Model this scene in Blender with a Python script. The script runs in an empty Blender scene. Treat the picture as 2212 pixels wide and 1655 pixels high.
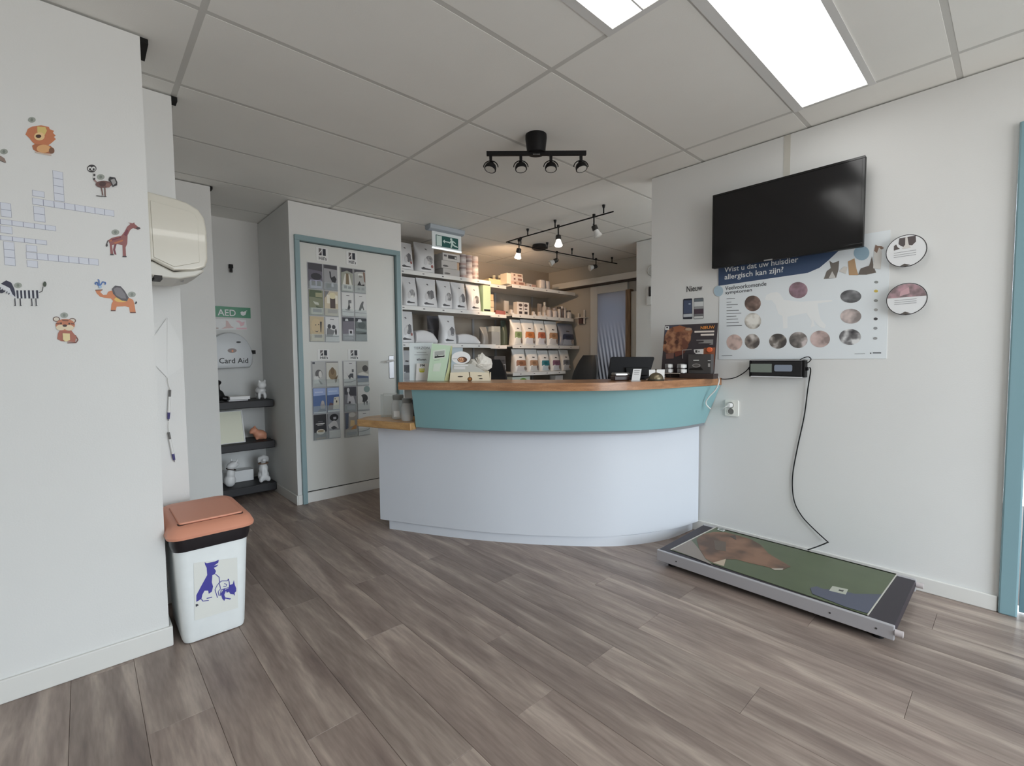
import bpy, bmesh, math, random
from mathutils import Vector as Vec, Matrix

random.seed(7)
scene = bpy.context.scene
COL = scene.collection

# ------------------------------------------------------------------ camera
YAW, PITCH, ROLL = math.radians(42.61652548), math.radians(2.99366171), math.radians(0.57016622)
FPX, IMW, IMH, EYE = 1007.507, 2212.0, 1655.0, 1.172
_f = Vec((math.sin(YAW) * math.cos(PITCH), math.cos(YAW) * math.cos(PITCH), -math.sin(PITCH)))
_r = Vec((math.cos(YAW), -math.sin(YAW), 0))
_d = _f.cross(_r)
RIGHT = _r * math.cos(ROLL) + _d * math.sin(ROLL)
DOWN = _d * math.cos(ROLL) - _r * math.sin(ROLL)
FWD = _f
CAM = Vec((0, 0, EYE))
cam_data = bpy.data.cameras.new('camera')
cam_data.sensor_width = 36.0
cam_data.lens = 36.0 * FPX / IMW
cam_data.clip_start = 0.02
cam = bpy.data.objects.new('camera', cam_data)
COL.objects.link(cam)
_m = Matrix((RIGHT, -DOWN, -FWD)).transposed().to_4x4()
_m.translation = CAM
cam.matrix_world = _m
scene.camera = cam

# ------------------------------------------------------------------ world, daylight, exposure
scene.view_settings.view_transform = 'Standard'
scene.view_settings.look = 'None'
scene.view_settings.gamma = 1.0
scene.view_settings.use_curve_mapping = False
scene.view_settings.exposure = 0.28
world = bpy.data.worlds.new('daylight_sky')
scene.world = world
world.use_nodes = True
_nt = world.node_tree
_bg = _nt.nodes['Background']
_tc, _sx, _mr, _mx = (_nt.nodes.new(n) for n in ('ShaderNodeTexCoord', 'ShaderNodeSeparateXYZ', 'ShaderNodeMapRange', 'ShaderNodeMixRGB'))
_mr.inputs['From Min'].default_value, _mr.inputs['From Max'].default_value = -0.03, 0.03
_mx.inputs['Color1'].default_value = (0.50, 0.495, 0.485, 1)      # street below the horizon
_mx.inputs['Color2'].default_value = (0.82, 0.92, 1.0, 1)        # even overcast sky above it
_nt.links.new(_tc.outputs['Generated'], _sx.inputs['Vector'])
_nt.links.new(_sx.outputs['Z'], _mr.inputs['Value'])
_nt.links.new(_mr.outputs[0], _mx.inputs['Fac'])
_nt.links.new(_mx.outputs['Color'], _bg.inputs['Color'])
_bg.inputs['Strength'].default_value = 7.8


def area_light(name, loc, direction, sx, sy, power, color):
    l = bpy.data.lights.new(name, 'AREA')
    l.shape = 'RECTANGLE'
    l.size, l.size_y, l.energy, l.color = sx, sy, power, color
    o = bpy.data.objects.new(name, l)
    COL.objects.link(o)
    o.location = loc
    o.rotation_euler = Vec(direction).to_track_quat('-Z', 'Y').to_euler()
    return o


# portals: the sky and street light come in through the real window openings
for _p in (area_light('window_portal', (1.45, -2.79, 1.25), (0, 1, 0), 2.38, 2.18, 1, (1, 1, 1)),
           area_light('window_portal', (3.81, 0.51, 1.5), (0, 1, 0), 1.30, 1.50, 1, (1, 1, 1))):
    _p.data.cycles.is_portal = True
PANEL_EMIT = 3.2          # fluorescent ceiling fixtures
FILL_EMIT = 4.4  # added fill panels out of view behind the camera
SPOT_WARM = (1.0, 0.66, 0.40)

# ------------------------------------------------------------------ helpers: pixels and frames
EX, EY, EZ = Vec((1, 0, 0)), Vec((0, 1, 0)), Vec((0, 0, 1))


def ray(x, y):
    return RIGHT * (x - IMW / 2) + DOWN * (y - IMH / 2) + FWD * FPX


def onax(ax, val, x, y):
    d = ray(x, y)
    return CAM + d * ((val - CAM[ax]) / d[ax])


def onX(v, x, y): return onax(0, v, x, y)
def onY(v, x, y): return onax(1, v, x, y)
def onZ(v, x, y): return onax(2, v, x, y)


def zcol(X, Y, y):
    """height on the vertical line through (X, Y) that shows at image row y"""
    a, b = Vec((X, Y, 0)) - CAM, EZ
    k = (y - IMH / 2) / FPX
    return (k * a.dot(FWD) - a.dot(DOWN)) / (b.dot(DOWN) - k * b.dot(FWD))


class Fr:
    """a local frame: a to the right, b up, c out of the surface"""
    def __init__(s, o, u, v):
        s.o, s.u, s.v = Vec(o), Vec(u).normalized(), Vec(v).normalized()
        s.n = s.u.cross(s.v)

    def p(s, a, b, c=0.0):
        return s.o + s.u * a + s.v * b + s.n * c

    def px(s, x, y, c=0.0):
        d = ray(x, y)
        q = CAM + d * ((s.o + s.n * c - CAM).dot(s.n) / d.dot(s.n)) - s.o
        return (q.dot(s.u), q.dot(s.v))

    def moved(s, a=0, b=0, c=0):
        return Fr(s.p(a, b, c), s.u, s.v)


def facing(P, deg=0.0):
    """upright frame at P turned to the viewer's side, then turned by deg about the vertical"""
    u = Vec((RIGHT.x, RIGHT.y, 0)).normalized()
    return Fr(P, Matrix.Rotation(math.radians(deg), 3, 'Z') @ u, EZ)


FLOOR = Fr((0, 0, 0), EX, EY)
WA = Fr((0, 2.345, 0), EX, EZ)        # left wall with the stickers
WN = Fr((0, 4.80, 0), EX, EZ)         # niche and store back wall
WD = Fr((0, 3.93, 0), EX, EZ)         # door wall
RW = Fr((3.02, 0, 0), -EY, EZ)        # right wall
WS = Fr((0, 4.20, 0), EX, EZ)         # front plane of the shelving


# ------------------------------------------------------------------ helpers: meshes
class MB:
    def __init__(s):
        s.v, s.f = [], []

    def add(s, vs, fs):
        k = len(s.v)
        s.v += [Vec(q) for q in vs]
        s.f += [tuple(i + k for i in f) for f in fs]
        return s

    def box(s, F, a0, a1, b0, b1, c0, c1):
        q = [F.p(a, b, c) for c in (c0, c1) for (a, b) in ((a0, b0), (a1, b0), (a1, b1), (a0, b1))]
        return s.add(q, [(3, 2, 1, 0), (4, 5, 6, 7), (0, 1, 5, 4), (1, 2, 6, 5), (2, 3, 7, 6), (3, 0, 4, 7)])

    def wbox(s, x0, x1, y0, y1, z0, z1):
        return s.box(FLOOR, x0, x1, y0, y1, z0, z1)

    def prism(s, F, pts, c0, c1):
        ar = sum(p[0] * q[1] - q[0] * p[1] for p, q in zip(pts, pts[1:] + pts[:1]))
        if ar < 0:
            pts = pts[::-1]
        n = len(pts)
        q = [F.p(a, b, c) for c in (c0, c1) for (a, b) in pts]
        return s.add(q, [tuple(range(n - 1, -1, -1)), tuple(range(n, 2 * n))] +
                     [(i, (i + 1) % n, n + (i + 1) % n, n + i) for i in range(n)])

    def loft(s, rings, cap0=True, cap1=True):
        n = len(rings[0])
        vs = [p for r in rings for p in r]
        fs = []
        for k in range(len(rings) - 1):
            for i in range(n):
                j = (i + 1) % n
                fs.append((k * n + i, k * n + j, (k + 1) * n + j, (k + 1) * n + i))
        if cap0: fs.append(tuple(range(n - 1, -1, -1)))
        if cap1: fs.append(tuple(range((len(rings) - 1) * n, len(rings) * n)))
        return s.add(vs, fs)

    def lathe(s, F, prof, n=20, at=(0, 0)):
        """prof: (radius, c) along the frame's normal"""
        rings = [[F.p(at[0] + r * math.cos(2 * math.pi * i / n), at[1] + r * math.sin(2 * math.pi * i / n), c)
                  for i in range(n)] for r, c in prof]
        return s.loft(rings)

    def cyl(s, p0, p1, r0, r1=None, n=14):
        p0, p1 = Vec(p0), Vec(p1)
        r1 = r0 if r1 is None else r1
        w = (p1 - p0).normalized()
        u = w.orthogonal().normalized()
        v = w.cross(u)
        ring = lambda p, r: [p + (u * math.cos(2 * math.pi * i / n) + v * math.sin(2 * math.pi * i / n)) * r for i in range(n)]
        return s.loft([ring(p0, r0), ring(p1, r1)])

    def tube(s, pts, r, n=8, smooth=6):
        pts = [Vec(p) for p in pts]
        if smooth and len(pts) > 2:
            pts = spline(pts, smooth)
        rings = []
        t0 = (pts[1] - pts[0]).normalized()
        u = t0.orthogonal().normalized()
        for i, p in enumerate(pts):
            t = (pts[min(i + 1, len(pts) - 1)] - pts[max(i - 1, 0)]).normalized()
            u = (u - t * u.dot(t)).normalized()
            v = t.cross(u)
            rr = r(i / (len(pts) - 1)) if callable(r) else r
            rings.append([p + (u * math.cos(2 * math.pi * k / n) + v * math.sin(2 * math.pi * k / n)) * rr for k in range(n)])
        return s.loft(rings)

    def ell(s, c, R, rot=None, n=14, m=9):
        c = Vec(c)
        rings = []
        for j in range(m + 1):
            th = math.pi * (j / m) if 0 < j < m else (0.03 if j == 0 else math.pi - 0.03)
            rg = []
            for i in range(n):
                q = Vec((R[0] * math.sin(th) * math.cos(2 * math.pi * i / n), R[1] * math.sin(th) * math.sin(2 * math.pi * i / n), -R[2] * math.cos(th)))
                rg.append(c + (rot @ q if rot else q))
            rings.append(rg)
        return s.loft(rings)

    def text(s, F, string, a, b, size, width=None, align='LEFT', c0=0.0, c1=0.0008, shear=0.0, bold=0.0, res=3):
        cu = bpy.data.curves.new('lettering', 'FONT')
        cu.body = string
        cu.size = size
        cu.align_x = align
        cu.shear = shear
        cu.offset = bold * size
        cu.resolution_u = res
        o = bpy.data.objects.new('lettering', cu)
        COL.objects.link(o)
        bpy.context.view_layer.update()
        me = bpy.data.meshes.new_from_object(o.evaluated_get(bpy.context.evaluated_depsgraph_get()))
        vs = [v.co.copy() for v in me.vertices]
        fs = [tuple(p.vertices) for p in me.polygons]
        bpy.data.objects.remove(o)
        bpy.data.curves.remove(cu)
        bpy.data.meshes.remove(me)
        k = 1.0
        if width and vs:
            w = max(v.x for v in vs) - min(v.x for v in vs)
            k = width / max(w, 1e-6)
        return s.add([F.p(a + v.x * k, b + v.y, c1) for v in vs], fs)


def spline(pts, k):
    out = []
    n = len(pts)
    for i in range(n - 1):
        p0, p1, p2, p3 = pts[max(i - 1, 0)], pts[i], pts[i + 1], pts[min(i + 2, n - 1)]
        for j in range(k):
            t = j / k
            out.append(0.5 * ((2 * p1) + (p2 - p0) * t + (2 * p0 - 5 * p1 + 4 * p2 - p3) * t * t + (3 * p1 - p0 - 3 * p2 + p3) * t ** 3))
    out.append(pts[-1])
    return out


def circ(cx, cy, rx, ry=None, n=20):
    ry = rx if ry is None else ry
    return [(cx + rx * math.cos(2 * math.pi * i / n), cy + ry * math.sin(2 * math.pi * i / n)) for i in range(n)]


def rrect(x0, x1, y0, y1, r, k=4):
    out = []
    for cx, cy, a0 in ((x1 - r, y0 + r, -90), (x1 - r, y1 - r, 0), (x0 + r, y1 - r, 90), (x0 + r, y0 + r, 180)):
        for i in range(k + 1):
            t = math.radians(a0 + 90 * i / k)
            out.append((cx + r * math.cos(t), cy + r * math.sin(t)))
    return out


def ob(name, mb, m, parent=None, smooth=False, bevel=0.0, seg=2, remesh=0.0, subd=0, label=None):
    me = bpy.data.meshes.new(name)
    me.from_pydata([tuple(v) for v in mb.v], [], mb.f)
    me.update()
    if smooth:
        me.polygons.foreach_set('use_smooth', [True] * len(me.polygons))
        if not remesh:
            me.set_sharp_from_angle(angle=0.7)
    me.materials.append(m)
    o = bpy.data.objects.new(name, me)
    COL.objects.link(o)
    if parent is not None:
        o.parent = parent
    if remesh:
        md = o.modifiers.new('remesh', 'REMESH')
        md.mode = 'VOXEL'
        md.voxel_size = remesh
        md.use_smooth_shade = True
        sm = o.modifiers.new('smooth', 'SMOOTH')
        sm.factor, sm.iterations = 0.5, 6
    if bevel:
        md = o.modifiers.new('bevel', 'BEVEL')
        md.width, md.segments, md.limit_method, md.angle_limit = bevel, seg, 'ANGLE', 0.6
        md.harden_normals = False
    if subd:
        md = o.modifiers.new('subd', 'SUBSURF')
        md.levels = md.render_levels = subd
    if label:
        o['label'] = label
    return o


def tag(o, label, cat, group=None, kind=None):
    o['label'] = label
    o['category'] = cat
    if group: o['group'] = group
    if kind: o['kind'] = kind
    return o


def thing(name, label, cat, group=None):
    o = bpy.data.objects.new(name, None)
    o.empty_display_size = 0.05
    COL.objects.link(o)
    return tag(o, label, cat, group)


def struct(name, mb, m, parent=None, **k):
    o = ob(name, mb, m, parent, **k)
    if parent is None:
        o['kind'] = 'structure'
    return o


# ------------------------------------------------------------------ helpers: materials
def lin(c):
    c = c / 255.0
    return c / 12.92 if c <= 0.04045 else ((c + 0.055) / 1.055) ** 2.4


def rgb(c, k=1.0):
    return tuple(min(lin(x) / k, 0.92) for x in c) + (1.0,)


LIT = 0.76     # photographed whites come out at about this share of a white surface
_mats = {}


def mat(c, rough=0.5, metal=0.0, var=0.0, vscale=8.0, bump=0.0, bscale=120.0, k=LIT, emit=0.0, trans=0.0, alpha=1.0, coat=0.0, stretch=None, name=None, spec=0.5):
    key = (spec, c, rough, metal, var, vscale, bump, bscale, k, emit, trans, alpha, coat, stretch)
    if key in _mats:
        return _mats[key]
    m = bpy.data.materials.new(name or 'mat_%d_%d_%d' % tuple(c))
    m.use_nodes = True
    nt = m.node_tree
    b = nt.nodes['Principled BSDF']
    col = rgb(c, k)
    b.inputs['Base Color'].default_value = col
    b.inputs['Roughness'].default_value = rough
    b.inputs['Metallic'].default_value = metal
    b.inputs['Specular IOR Level'].default_value = spec
    if coat: b.inputs['Coat Weight'].default_value = coat
    if trans: b.inputs['Transmission Weight'].default_value = trans
    if alpha < 1: b.inputs['Alpha'].default_value = alpha
    if emit:
        b.inputs['Emission Color'].default_value = col
        b.inputs['Emission Strength'].default_value = emit
    if var or bump:
        tc = nt.nodes.new('ShaderNodeTexCoord')
        src = tc.outputs['Object']
        if stretch:
            mp = nt.nodes.new('ShaderNodeMapping')
            mp.inputs['Scale'].default_value = stretch
            nt.links.new(src, mp.inputs['Vector'])
            src = mp.outputs['Vector']
        if var:
            n = nt.nodes.new('ShaderNodeTexNoise')
            n.inputs['Scale'].default_value = vscale
            n.inputs['Detail'].default_value = 5
            nt.links.new(src, n.inputs['Vector'])
            r = nt.nodes.new('ShaderNodeValToRGB')
            r.color_ramp.elements[0].position, r.color_ramp.elements[1].position = 0.3, 0.7
            r.color_ramp.elements[0].color = tuple(x * (1 - var) for x in col[:3]) + (1,)
            r.color_ramp.elements[1].color = tuple(min(x * (1 + var), 0.95) for x in col[:3]) + (1,)
            nt.links.new(n.outputs['Fac'], r.inputs['Fac'])
            nt.links.new(r.outputs['Color'], b.inputs['Base Color'])
        if bump:
            n2 = nt.nodes.new('ShaderNodeTexNoise')
            n2.inputs['Scale'].default_value = bscale
            n2.inputs['Detail'].default_value = 3
            nt.links.new(src, n2.inputs['Vector'])
            bp = nt.nodes.new('ShaderNodeBump')
            bp.inputs['Strength'].default_value = bump
            bp.inputs['Distance'].default_value = 0.01
            nt.links.new(n2.outputs['Fac'], bp.inputs['Height'])
            nt.links.new(bp.outputs['Normal'], b.inputs['Normal'])
    _mats[key] = m
    return m


def photo_mat(c1, c2, c3, scale=14.0, seed=0.0, k=LIT):
    """a small printed photograph: blotches of three colours"""
    key = ('photo', c1, c2, c3, scale, seed, k)
    if key in _mats:
        return _mats[key]
    m = bpy.data.materials.new('printed_photo')
    m.use_nodes = True
    nt = m.node_tree
    b = nt.nodes['Principled BSDF']
    b.inputs['Roughness'].default_value = 0.45
    tc = nt.nodes.new('ShaderNodeTexCoord')
    mp = nt.nodes.new('ShaderNodeMapping')
    mp.inputs['Location'].default_value = (seed, seed * 1.7, seed * 0.6)
    nt.links.new(tc.outputs['Object'], mp.inputs['Vector'])
    n = nt.nodes.new('ShaderNodeTexNoise')
    n.inputs['Scale'].default_value = scale
    n.inputs['Detail'].default_value = 2.5
    nt.links.new(mp.outputs['Vector'], n.inputs['Vector'])
    r = nt.nodes.new('ShaderNodeValToRGB')
    e = r.color_ramp.elements
    e[0].position, e[0].color = 0.38, rgb(c1, k)
    e[1].position, e[1].color = 0.62, rgb(c3, k)
    q = e.new(0.5)
    q.color = rgb(c2, k)
    nt.links.new(n.outputs['Fac'], r.inputs['Fac'])
    nt.links.new(r.outputs['Color'], b.inputs['Base Color'])
    _mats[key] = m
    return m


def anymat(c):
    if isinstance(c, bpy.types.Material):
        return c
    return mat(c, rough=0.45, k=0.86)


def prints(parent, F, shapes, m, c=0.0008, step=0.00025, name='print', n=20, batch=False):
    """flat printed shapes on frame F; m maps drawing units to (a, b)
    ('e', colour, cx, cy, rx, ry) ('r', colour, x0, y0, x1, y1) ('p', colour, [points]) ('l', colour, [points], w) ('t', colour, text, x0, y, x1, height)"""
    batches, last = [], None
    for sh in shapes:
        kind, colr = sh[0], sh[1]
        if last is None or last[0] != colr or not batch:
            last = (colr, MB())
            batches.append(last)
        mb = last[1]
        if kind == 'e':
            mb.prism(F, [m(x, y) for x, y in circ(sh[2], sh[3], sh[4], sh[5], n)], c - step, c)
        elif kind == 'r':
            x0, y0, x1, y1 = sh[2:6]
            mb.prism(F, [m(x0, y0), m(x1, y0), m(x1, y1), m(x0, y1)], c - step, c)
        elif kind == 'p':
            mb.prism(F, [m(x, y) for x, y in sh[2]], c - step, c)
        elif kind == 'l':
            pts, w = [Vec(m(x, y)) for x, y in sh[2]], sh[3]
            w = (Vec(m(sh[2][0][0] + w, sh[2][0][1])) - pts[0]).length / 2
            for p, q in zip(pts, pts[1:]):
                d = (q - p).normalized()
                nn = Vec((-d.y, d.x)) * w
                mb.prism(F, [tuple(p + nn), tuple(q + nn), tuple(q - nn), tuple(p - nn)], c - step, c)
        elif kind == 't':
            x0, y, x1, hh = sh[3:7]
            p, q, t = m(x0, y), m(x1, y), m(x0, y - hh)
            fr = F
            mb.text(fr, sh[2], p[0], p[1], abs(t[1] - p[1]) * 1.42, width=abs(q[0] - p[0]), c0=c, c1=c, bold=0.012)
        c += step
    return [ob(name, b[1], anymat(b[0]), parent) for b in batches]


def wood_mat(c1, c2, c3, stretch, scale=6.0, rough=0.4, per_object=True, fine=40.0, k=LIT, coat=0.0):
    m = bpy.data.materials.new('wood')
    m.use_nodes = True
    nt = m.node_tree
    N, Lk = nt.nodes, nt.links
    b = N['Principled BSDF']
    b.inputs['Roughness'].default_value = rough
    if coat: b.inputs['Coat Weight'].default_value = coat
    tc, oi, mp = N.new('ShaderNodeTexCoord'), N.new('ShaderNodeObjectInfo'), N.new('ShaderNodeMapping')
    mp.inputs['Scale'].default_value = stretch
    Lk.new(tc.outputs['Object'], mp.inputs['Vector'])
    vec = mp.outputs['Vector']
    if per_object:
        ml = N.new('ShaderNodeMath'); ml.operation = 'MULTIPLY'; ml.inputs[1].default_value = 37.0
        Lk.new(oi.outputs['Random'], ml.inputs[0])
        cb = N.new('ShaderNodeCombineXYZ')
        Lk.new(ml.outputs[0], cb.inputs['X']); Lk.new(ml.outputs[0], cb.inputs['Y'])
        va = N.new('ShaderNodeVectorMath'); va.operation = 'ADD'
        Lk.new(vec, va.inputs[0]); Lk.new(cb.outputs[0], va.inputs[1])
        vec = va.outputs[0]
    n1, n2 = N.new('ShaderNodeTexNoise'), N.new('ShaderNodeTexNoise')
    n1.inputs['Scale'].default_value, n1.inputs['Detail'].default_value, n1.inputs['Distortion'].default_value = scale, 7, 0.6
    n2.inputs['Scale'].default_value, n2.inputs['Detail'].default_value = fine, 4
    Lk.new(vec, n1.inputs['Vector']); Lk.new(vec, n2.inputs['Vector'])
    r = N.new('ShaderNodeValToRGB')
    e = r.color_ramp.elements
    e[0].position, e[0].color = 0.30, rgb(c1, k)
    e[1].position, e[1].color = 0.74, rgb(c3, k)
    q = e.new(0.52); q.color = rgb(c2, k)
    Lk.new(n1.outputs['Fac'], r.inputs['Fac'])
    mx = N.new('ShaderNodeMixRGB'); mx.blend_type = 'OVERLAY'; mx.inputs['Fac'].default_value = 0.35
    Lk.new(r.outputs['Color'], mx.inputs['Color1']); Lk.new(n2.outputs['Fac'], mx.inputs['Color2'])
    out = mx.outputs['Color']
    if per_object:
        mr = N.new('ShaderNodeMapRange')
        mr.inputs['To Min'].default_value, mr.inputs['To Max'].default_value = 0.88, 1.12
        Lk.new(oi.outputs['Random'], mr.inputs['Value'])
        hv = N.new('ShaderNodeHueSaturation')
        Lk.new(mr.outputs[0], hv.inputs['Value']); Lk.new(out, hv.inputs['Color'])
        out = hv.outputs['Color']
    Lk.new(out, b.inputs['Base Color'])
    bp = N.new('ShaderNodeBump'); bp.inputs['Strength'].default_value = 0.12; bp.inputs['Distance'].default_value = 0.003
    Lk.new(n2.outputs['Fac'], bp.inputs['Height']); Lk.new(bp.outputs['Normal'], b.inputs['Normal'])
    return m


M_WALL = mat((229, 229, 227), 0.75, bump=0.05, bscale=180, k=1.0, var=0.02, vscale=1.5, name='wall_paint')
M_CEIL = mat((246, 245, 240), 0.85, bump=0.06, bscale=260, k=1.0, var=0.015, vscale=3, name='ceiling_tile')
M_GRID = mat((212, 211, 206), 0.8, k=1.0, name='ceiling_grid')
M_TRIM = mat((230, 229, 225), 0.45, k=1.0, name='white_trim')
M_DOOR = mat((222, 222, 217), 0.4, k=1.0, bump=0.02, name='door_paint')
M_FRAME = mat((122, 144, 148), 0.4, name='blue_grey_frame')
M_DARKGAP = mat((20, 19, 18), 0.9, k=1.0)
M_BLACK = mat((20, 19, 20), 0.5, k=1.0, spec=0.25, name='black_plastic')
M_BLACKG = mat((12, 12, 14), 0.12, k=1.0, name='black_gloss')
M_WHITE = mat((228, 228, 226), 0.35, k=1.0, name='white_plastic')
M_PAPER = mat((232, 232, 230), 0.6, k=1.0, name='paper')
M_CHROME = mat((190, 190, 192), 0.22, metal=1.0, k=1.0, name='chrome')
M_STEEL = mat((165, 165, 168), 0.35, metal=1.0, k=1.0, name='steel', bump=0.02)
M_GREYP = mat((150, 152, 155), 0.4, name='grey_plastic')


def clear_mat(tint=(225, 235, 235), rough=0.05, alpha=0.22):
    m = bpy.data.materials.new('clear_acrylic')
    m.use_nodes = True
    b = m.node_tree.nodes['Principled BSDF']
    b.inputs['Base Color'].default_value = rgb(tint)
    b.inputs['Roughness'].default_value = rough
    b.inputs['Alpha'].default_value = alpha
    b.inputs['Specular IOR Level'].default_value = 0.6
    return m


M_CLEAR = clear_mat()
M_JAR = clear_mat((236, 240, 240), 0.04, 0.42)

# ================================================================== SETTING
HC = 2.44
WT = 2.432     # top of the walls, a dark gap under the ceiling tiles

# ---- floor with vinyl planks
fl = struct('floor', MB().wbox(-2.4, 5.3, -2.8, 4.9, -0.08, -0.005), mat((60, 52, 48), 0.8, k=1.0))
M_PLANK = wood_mat((90, 78, 73), (112, 100, 93), (142, 130, 121), (6.5, 0.7, 1.0), scale=1.8, rough=0.42, fine=14.0, k=0.52)
PW, PL = 0.18, 1.235


def plank_mesh():
    g, hx, hy = 0.0003, PW / 2, PL / 2
    mb = MB()
    lo = [Vec((sx * (hx - g), sy * (hy - g), -0.005)) for sx, sy in ((-1, -1), (1, -1), (1, 1), (-1, 1))]
    up = [Vec((sx * (hx - g), sy * (hy - g), -0.0012)) for sx, sy in ((-1, -1), (1, -1), (1, 1), (-1, 1))]
    tp = [Vec((sx * (hx - 0.0010), sy * (hy - 0.0010), 0.0)) for sx, sy in ((-1, -1), (1, -1), (1, 1), (-1, 1))]
    mb.loft([lo, up, tp])
    me = bpy.data.meshes.new('plank')
    me.from_pydata([tuple(v) for v in mb.v], [], mb.f)
    me.materials.append(M_PLANK)
    return me


_pm = plank_mesh()
rnd = random.Random(3)
for k in range(-16, 23):
    xc = 1.0 + PW * (k + 0.5)
    off = 1.08 if k % 2 == 0 else 1.45 + (0.37 if (k // 2) % 2 else 0.0)
    for j in range(-3, 4):
        yc = off + PL * (j + 0.5)
        if xc < -1.9 or xc > 4.9 or yc - PL / 2 > 4.75 or yc + PL / 2 < -0.9:
            continue
        if (xc < 0.2 and yc - PL / 2 > 2.35) or (xc > 3.1 and yc < 1.4):
            continue
        o = bpy.data.objects.new('plank', _pm)
        COL.objects.link(o)
        o.parent = fl
        o.location = (xc, yc, 0)

# ---- ceiling: tiles on a concealed grid
ceil = struct('ceiling', MB().wbox(-2.4, 5.3, -2.8, 4.9, 2.52, 2.56), mat((60, 58, 55), 0.9, k=1.0))
GX = [0.375 + 1.2 * i for i in range(-3, 6)]
GY = [2.04 + 0.605 * i for i in range(-8, 6)]


def tile_mesh(w, d):
    mb = MB()
    g = 0.0115
    a, b = w / 2 - g, d / 2 - g
    q = lambda s, z: [Vec((sx * (a - s), sy * (b - s), z)) for sx, sy in ((-1, -1), (-1, 1), (1, 1), (1, -1))]
    mb.loft([q(0, 0.02), q(0, 0.0004), q(0.0004, 0.0)])
    me = bpy.data.meshes.new('ceiling_tile')
    me.from_pydata([tuple(v) for v in mb.v], [], mb.f)
    me.materials.append(M_CEIL)
    return me


_tm = {}


def tile(x0, x1, y0, y1):
    key = (round(x1 - x0, 3), round(y1 - y0, 3))
    if key not in _tm:
        _tm[key] = tile_mesh(*key)
    o = bpy.data.objects.new('ceiling_tile', _tm[key])
    COL.objects.link(o)
    o.parent = ceil
    o.location = ((x0 + x1) / 2, (y0 + y1) / 2, HC)


for i in range(len(GX) - 1):
    for j in range(len(GY) - 1):
        x0, x1, y0, y1 = GX[i], GX[i + 1], GY[j], GY[j + 1]
        if x0 > 5.1 or y0 > 4.8 or x1 < -2.3:
            continue
        if abs(x0 - 1.575) < .01 and abs(y0 - 0.225) < .01:
            tile(x0, x1, 0.225, 0.505)
            continue
        if abs(x0 - 0.375) < .01 and abs(y0 - 0.83) < .01:
            tile(x0, x1, 1.125, y1)
            continue
        tile(x0, x1, y0, y1)
for x in GX:
    if -2.4 < x < 5.2:
        struct('grid_bar', MB().wbox(x - 0.013, x + 0.013, -2.8, 4.8, HC + 0.0006, HC + 0.022), M_GRID, ceil)
for y in GY:
    if -2.8 < y < 4.8:
        struct('grid_bar', MB().wbox(-2.4, 5.2, y - 0.013, y + 0.013, HC + 0.0008, HC + 0.0225), M_GRID, ceil)

# ---- walls
struct('wall_left', MB().wbox(-2.4, 0.218, 2.345, 2.767, 0, WT), M_WALL)
struct('wall_left', MB().wbox(-2.4, 0.365, 2.768, 3.989, 0, WT), M_WALL)
struct('wall_left', MB().wbox(-2.4, 0.732, 3.99, 4.798, 0, WT), M_WALL)
struct('wall_back', MB().wbox(-2.4, 2.231, 4.80, 4.90, 0, 2.52), M_WALL)
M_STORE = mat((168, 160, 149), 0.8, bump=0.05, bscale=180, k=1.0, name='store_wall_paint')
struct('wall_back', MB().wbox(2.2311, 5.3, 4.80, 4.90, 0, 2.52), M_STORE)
struct('wall_center', MB().wbox(1.243, 1.2765, 3.93, 4.03, 0, WT).wbox(1.2765, 2.2085, 3.93, 4.03, 2.1745, WT)
       .wbox(2.2085, 2.231, 3.93, 4.03, 0, WT).wbox(1.243, 1.30, 4.03, 4.799, 0, WT)
       .wbox(2.19, 2.231, 4.03, 4.799, 0, WT), M_WALL)
struct('wall_right', MB().wbox(3.02, 3.10, 0.03, 1.80, 0, WT).wbox(3.02, 3.10, -0.93, 0.03, 2.168, WT)
       .wbox(3.02, 3.10, -2.8, -0.93, 0, WT), M_WALL)
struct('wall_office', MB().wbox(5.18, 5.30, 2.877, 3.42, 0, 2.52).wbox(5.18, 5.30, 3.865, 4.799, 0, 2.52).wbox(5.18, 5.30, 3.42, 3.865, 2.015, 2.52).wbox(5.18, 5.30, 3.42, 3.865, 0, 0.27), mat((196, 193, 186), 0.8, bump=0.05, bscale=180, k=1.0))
struct('wall_office', MB().wbox(4.52, 5.30, 0.42, 2.876, 0, WT), M_WALL)
# office wall with a window that gives its daylight
struct('wall_office', MB().wbox(3.10, 4.52, 0.42, 0.52, 0, 0.70).wbox(3.10, 4.52, 0.42, 0.52, 2.30, 2.52)
       .wbox(3.10, 3.12, 0.42, 0.52, 0.70, 2.30).wbox(4.50, 4.52, 0.42, 0.52, 0.70, 2.30), M_WALL)
struct('window_3', MB().wbox(3.12, 4.50, 0.43, 0.50, 0.70, 0.74).wbox(3.12, 4.50, 0.43, 0.50, 2.26, 2.30)
       .wbox(3.12, 3.16, 0.43, 0.50, 0.74, 2.26).wbox(4.46, 4.50, 0.43, 0.50, 0.74, 2.26), M_TRIM, bevel=0.004)
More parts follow.
